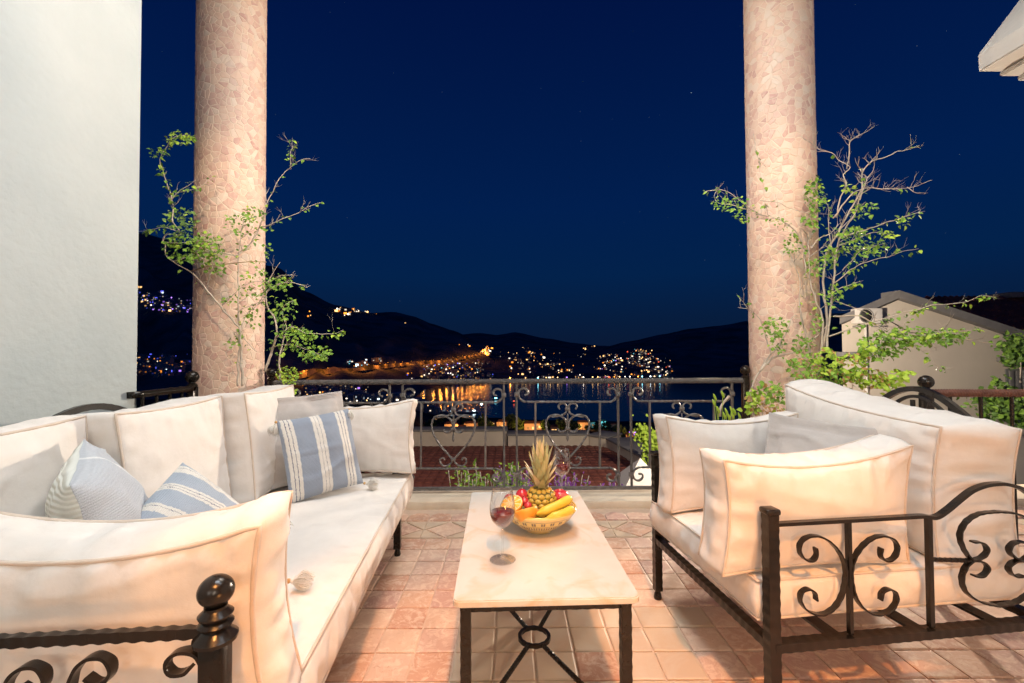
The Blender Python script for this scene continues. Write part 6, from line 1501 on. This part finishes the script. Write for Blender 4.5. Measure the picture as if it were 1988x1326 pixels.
for i, (px, py, hw_, hh_, lab) in enumerate(spots):
    g = ground_at(px, py + hh_*1.2) or G(px, py + hh_, -40); D_ = g.y
    s_ = D_/FPX; w_ = hw_*s_; h_ = hh_*2*s_
    t = empty('village_house', (g.x, g.y, g.z), rz=rr.uniform(-.25, .25)); tag(t, lab, 'house', 'lit village houses near the shore')
    k = MB(); k.box((-w_, 0, -3), (w_, w_*1.3, h_)); k.build('wall', M['near_wall'], t, smooth=False)
    k = MB(); k.add([(-w_*1.1, -.3, h_+.01), (w_*1.1, -.3, h_+.01), (w_*1.1, w_*1.4, h_+.01), (-w_*1.1, w_*1.4, h_+.01), (-w_*.6, w_*.6, h_*1.28), (w_*.6, w_*.6, h_*1.28)], [(0, 1, 5, 4), (2, 3, 4, 5), (1, 2, 5), (3, 0, 4), (3, 2, 1, 0)]); k.build('roof', M['village_roof'], t, smooth=False)
    col_ = 'cyan' if 'cyan' in lab else ('violet' if 'violet' in lab and 'roof edge' in lab and 'under' not in lab else ('orange' if 'orange' in lab else 'warm'))
    nw = max(2, int(w_/1.6))
    for j in range(nw):
        x = -w_*.8 + 1.6*w_*(j+.5)/nw; k = MB(); k.box((x-.35*1.2, -.12, h_*.30), (x+.35*1.2, -.004, h_*.62)); k.build('window', lmat('warm' if col_ == 'orange' else col_, 1.6 if rr.random() < .6 else .35), t, smooth=False)
    if 'roof edge at' in lab:
        k = MB(); k.box((-w_*1.1, -.6, h_*.86), (w_*1.1, -.32, h_*.99)); k.build('light_strip', lmat('violet', 3.0), t, smooth=False)
    if 'dim' not in lab and 'pale' not in lab:
        l = lamp('house_light', (g.x + rr.uniform(-.5, .5)*w_, g.y - 6.0, g.z + h_*.8), 'POINT', 2600 * (D_/250)**1, 2200 if col_ != 'cyan' else 6500, .5)
        if col_ == 'cyan': l.data.color = (.1, .7, 1)
        k = MB(); k.lathe([(.12, -3), (.10, h_*.8-.8)], 6, M=Matrix.Translation(Vector((l.location.x - g.x, l.location.y - g.y, 0)))); k.build('lamp_post', M['iron'], t).rotation_euler = (0, 0, -t.rotation_euler.z)
# dark trees between the houses
def far_tree(label, px, py, r_px, seed, n=150):
    g = ground_at(px, py) or G(px, py, -30); s_ = g.y/FPX; r = r_px*s_; rr = random.Random(seed); t = empty('tree', g); tag(t, label, 'tree', 'dark garden trees below the terrace')
    k = MB(); k.sweep([(0, 0, -2), (0, 0, r*.5), (r*.1, 0, r*1.0)], r*.16, sides=6, taper=lambda q: 1 - .5*q); k.build('trunk', M['bark'], t)
    fo = MB()
    for _ in range(n):
        d = Vector((rr.gauss(0, 1), rr.gauss(0, 1), rr.gauss(0, .8))).normalized()*r*(.55 + .45*rr.random())*(1 + .3*nz(rr.random()*4, seed, 1)); c = Vector((0, 0, r*1.05)) + d; q = r*.26
        a = Vector((rr.uniform(-1, 1), rr.uniform(-1, 1), rr.uniform(-1, 1))).normalized(); b_ = a.orthogonal().normalized()
        fo.add([c - a*q, c + b_*q*.7, c + a*q, c - b_*q*.7], [(0, 1, 2, 3)])
    o = fo.build('crown', M['leaf_dark'], t, smooth=False)
dark = [(836, 838, 12), (856, 822, 9), (902, 823, 6), (935, 834, 14), (950, 838, 10), (990, 832, 14), (1008, 838, 13), (1018, 836, 9), (1058, 836, 10), (1090, 836, 12), (1112, 838, 11), (1122, 836, 7), (1160, 838, 9), (1178, 838, 10), (1205, 850, 12), (1215, 872, 14), (1250, 872, 16), (1240, 858, 10), (1196, 840, 8), (1142, 838, 7)]
ORD2 = 'first second third fourth fifth sixth seventh eighth ninth tenth eleventh twelfth thirteenth fourteenth fifteenth sixteenth seventeenth eighteenth nineteenth twentieth'.split()
for i, (px, py, r) in enumerate(dark): far_tree('dark %s tree below the railing, %s from the left among the lit houses' % ('broad round' if r > 11 else 'small round', ORD2[sorted(q[0] for q in dark).index(px)]), px, py, r, 100 + i)
# street lamps along the lit embankment road
road = [(560, 742), (600, 732), (640, 727), (690, 722), (740, 716), (790, 711), (840, 708), (890, 700), (925, 692), (940, 688)]
rp3 = [ground_at(x, y) for x, y in road]; rp3 = [p for p in rp3 if p]
if len(rp3) > 3:
    P = catmull(rp3, 9); k = MB()
    vs = []; 
    for p in P:
        n = Vector((0, 1, 0)); p = p + Vector((0, 0, 1.5*nz(p.x*.05, 3, 1))); vs += [p + Vector((0, -6, .6)), p + Vector((0, 5, 1.2)), p + Vector((0, 14, 8.0 + 7*nz(p.x*.03, 1, 1) + 3*nz(p.x*.12, 2, 1)))]
    fs = []
    for i in range(len(P)-1): fs += [(3*i, 3*i+3, 3*i+4, 3*i+1), (3*i+1, 3*i+4, 3*i+5, 3*i+2)]
    k.add(vs, fs); o = k.build('road', mat('road_embankment', (.05, .05, .03), (.42, .33, .24), scale=.045, rough=.95, coords='Object', ramp=(.42, .56))); tag(o, 'lamp lit coast road with pale cut embankment', kind='structure')
    tot = 0; last = -99; cnt = 0; cum = 0
    for i in range(1, len(P)):
        cum += (P[i]-P[i-1]).length
        if cum - last > 34:
            last = cum; cnt += 1; p = P[i]
            t = empty('street_lamp', p + Vector((0, -5, .6))); tag(t, 'sodium street lamp on the coast road, %s from the left' % 'first second third fourth fifth sixth seventh eighth ninth tenth eleventh twelfth thirteenth fourteenth fifteenth sixteenth seventeenth eighteenth nineteenth twentieth twenty-first twenty-second twenty-third twenty-fourth twenty-fifth twenty-sixth'.split()[cnt-1], 'street lamp', 'street lamps along the coast road')
            k = MB(); k.sweep([(0, 0, 0), (0, 0, 8.5), (0, -1.5, 9.5)], .3, sides=5); k.build('pole', M['iron'], t)
            k = MB(); k.box((-.3, -2.2, 9.1), (.3, -1.3, 9.4)); k.build('lamp_head', lmat('orange', 6.0), t, smooth=False)
            lamp('street_light', p + Vector((0, -11, 11.0)), 'POINT', 7000, 2200, .8).data.color = (1, .32, .04)
# strong harbour lights whose reflections streak the bay
hl = [(853, 754, 'orange', 60), (866, 754, 'orange', 45), (990, 744, 'orange', 75), (1044, 742, 'cyan', 22), (1132, 741, 'white', 16), (1238, 737, 'orange', 30), (1222, 737, 'white', 16), (1246, 735, 'cyan', 26), (1262, 735, 'cool', 20), (1280, 736, 'cyan', 20), (1181, 738, 'red', 16), (1100, 741, 'violet', 10), (1150, 740, 'warm', 12), (1202, 738, 'warm', 14), (1292, 737, 'warm', 10), (1068, 742, 'warm', 12), (1082, 742, 'warm', 10), (1160, 740, 'warm', 12), (1060, 742, 'warm', 8), (1020, 743, 'warm', 7), (1270, 736, 'warm', 14), (1192, 738, 'orange', 10), (1213, 738, 'white', 9)]
ORD = 'first second third fourth fifth sixth seventh eighth ninth tenth eleventh twelfth thirteenth fourteenth fifteenth sixteenth seventeenth eighteenth nineteenth twentieth twenty-first twenty-second twenty-third twenty-fourth'.split()
for i, (px, py, c, s_) in enumerate(hl):
    D_ = (SEA + 0 - 1.1) / (-(741.5 - 683)/FPX) if px > 930 else 745
    D_ = skyline(px, FARS) + 3
    x = tanpx(px)*D_; t = empty('harbour_lamp', (x, D_, SEA)); tag(t, '%s harbour lamp on the far shore, %s from the left among all' % ({'cool': 'white', 'warm': 'warm white'}.get(c, c), ORD[sorted(h[0] for h in hl).index(px)]), 'harbour lamp', 'harbour lamps on the far shore')
    k = MB(); k.sweep([(0, 0, -1), (0, 0, 5.4)], .35, sides=5); k.build('pole', M['iron'], t)
    r_ = 1.1; k = MB(); k.lathe([(.01, 5.5), (r_*.8, 5.8), (r_, 6.4), (r_*.8, 7.0), (.01, 7.3)], 8); k.build('lamp_head', lmat(c, s_*.55, True), t)
# boats in the bay
boat_m = mat('boat_hull', (.55, .57, .6), rough=.3)
def boat(label, px, py, Ln, c, s_):
    g = G(px, py, SEA + .05); t = empty('boat', g, rz=.1); tag(t, label, 'boat', 'boats on the dark bay')
    k = MB(); n = 9; rows = []
    for j, (w_, z) in enumerate(((.55, 0), (.9, .6), (1.0, 1.3))):
        for i in range(n): u = -1 + 2*i/(n-1); k.v.append((u*Ln/2*(1 + .06*j), -w_*Ln*.14*(1 - abs(u)**3 if u > 0 else 1 - .25*u*u), z))
        for i in range(n): u = 1 - 2*i/(n-1); k.v.append((u*Ln/2*(1 + .06*j), w_*Ln*.14*(1 - abs(u)**3 if u > 0 else 1 - .25*u*u), z))
    for j in range(2):
        for i in range(2*n): a = j*2*n+i; b_ = j*2*n+(i+1) % (2*n); k.f.append((a, b_, b_+2*n, a+2*n)); k.m.append(0); k.t.append(0)
    k.f.append(tuple(range(4*n, 6*n))); k.m.append(0); k.t.append(0); k.build('hull', boat_m, t, angle=40)
    k = MB(); k.bbox((-Ln*.22, -Ln*.08, 1.32), (Ln*.16, Ln*.08, 2.7), .1); k.build('cabin', boat_m, t, angle=40)
    k = MB(); k.box((-Ln*.20, -Ln*.085-.05, 1.6), (Ln*.14, -Ln*.085, 2.4)); k.build('cabin_window', lmat(c, s_, True), t, smooth=False)
    k = MB(); k.sweep([(0, 0, 2.7), (0, 0, 8.5)], .15, sides=5); k.build('mast', boat_m, t)
boat('motor yacht with blue and white lit cabin on the bay', 963, 776, 9, 'cyan', 9)
boat('small boat with a red light right of the blue lit yacht', 998, 782, 5, 'red', 3)
for i, (px, py) in enumerate(((845, 800), (862, 801), (877, 802), (893, 801), (908, 802), (921, 801))):
    boat('moored sailing boat with bare mast in the marina, %s from the left' % ['first', 'second', 'third', 'fourth', 'fifth', 'sixth'][i], px, py, 8, 'cool', [1, .4, 2, .5, 1, 14][i] * .4)
q = G(935, 800, SEA); t = empty('harbour_lamp', (q.x, q.y, SEA)); tag(t, 'single brilliant white flood lamp at the marina end', 'harbour lamp')
k = MB(); k.sweep([(0, 0, -1), (0, 0, 7)], .3, sides=5); k.build('pole', M['iron'], t); k = MB(); k.lathe([(.01, 7), (.9, 7.9), (.01, 8.8)], 8); k.build('lamp_head', lmat('cool', 30, True), t)
# a single bright star
d = CAMROT @ Vector((1342 - 994, -(180 - 663), -FPX)); d.normalize()
k = MB(); p = EYE + d*9500; r_ = 5.5; k.add([p + Vector(v)*r_ for v in ((1,0,0),(-1,0,0),(0,1,0),(0,-1,0),(0,0,1),(0,0,-1))], [(0,2,4),(2,1,4),(1,3,4),(3,0,4),(2,0,5),(1,2,5),(3,1,5),(0,3,5)])
rs = random.Random(3); ks = MB()
for _ in range(45):
    dd = (CAMROT @ Vector((rs.uniform(-700, 900), rs.uniform(60, 660), -FPX))).normalized(); q = EYE + dd*9500; r3 = rs.uniform(2.0, 3.4)
    ks.add([q + Vector(v)*r3 for v in ((1,0,0),(-1,0,0),(0,1,0),(0,-1,0),(0,0,1),(0,0,-1))], [(0,2,4),(2,1,4),(1,3,4),(3,0,4),(2,0,5),(1,2,5),(3,1,5),(0,3,5)])
tag(ks.build('stars', lmat('cool', .35)), 'faint scattered stars in the night sky', kind='stuff')
o = k.build('star', lmat('cool', .8)); tag(o, 'single faint star in the deep blue night sky', kind='structure')
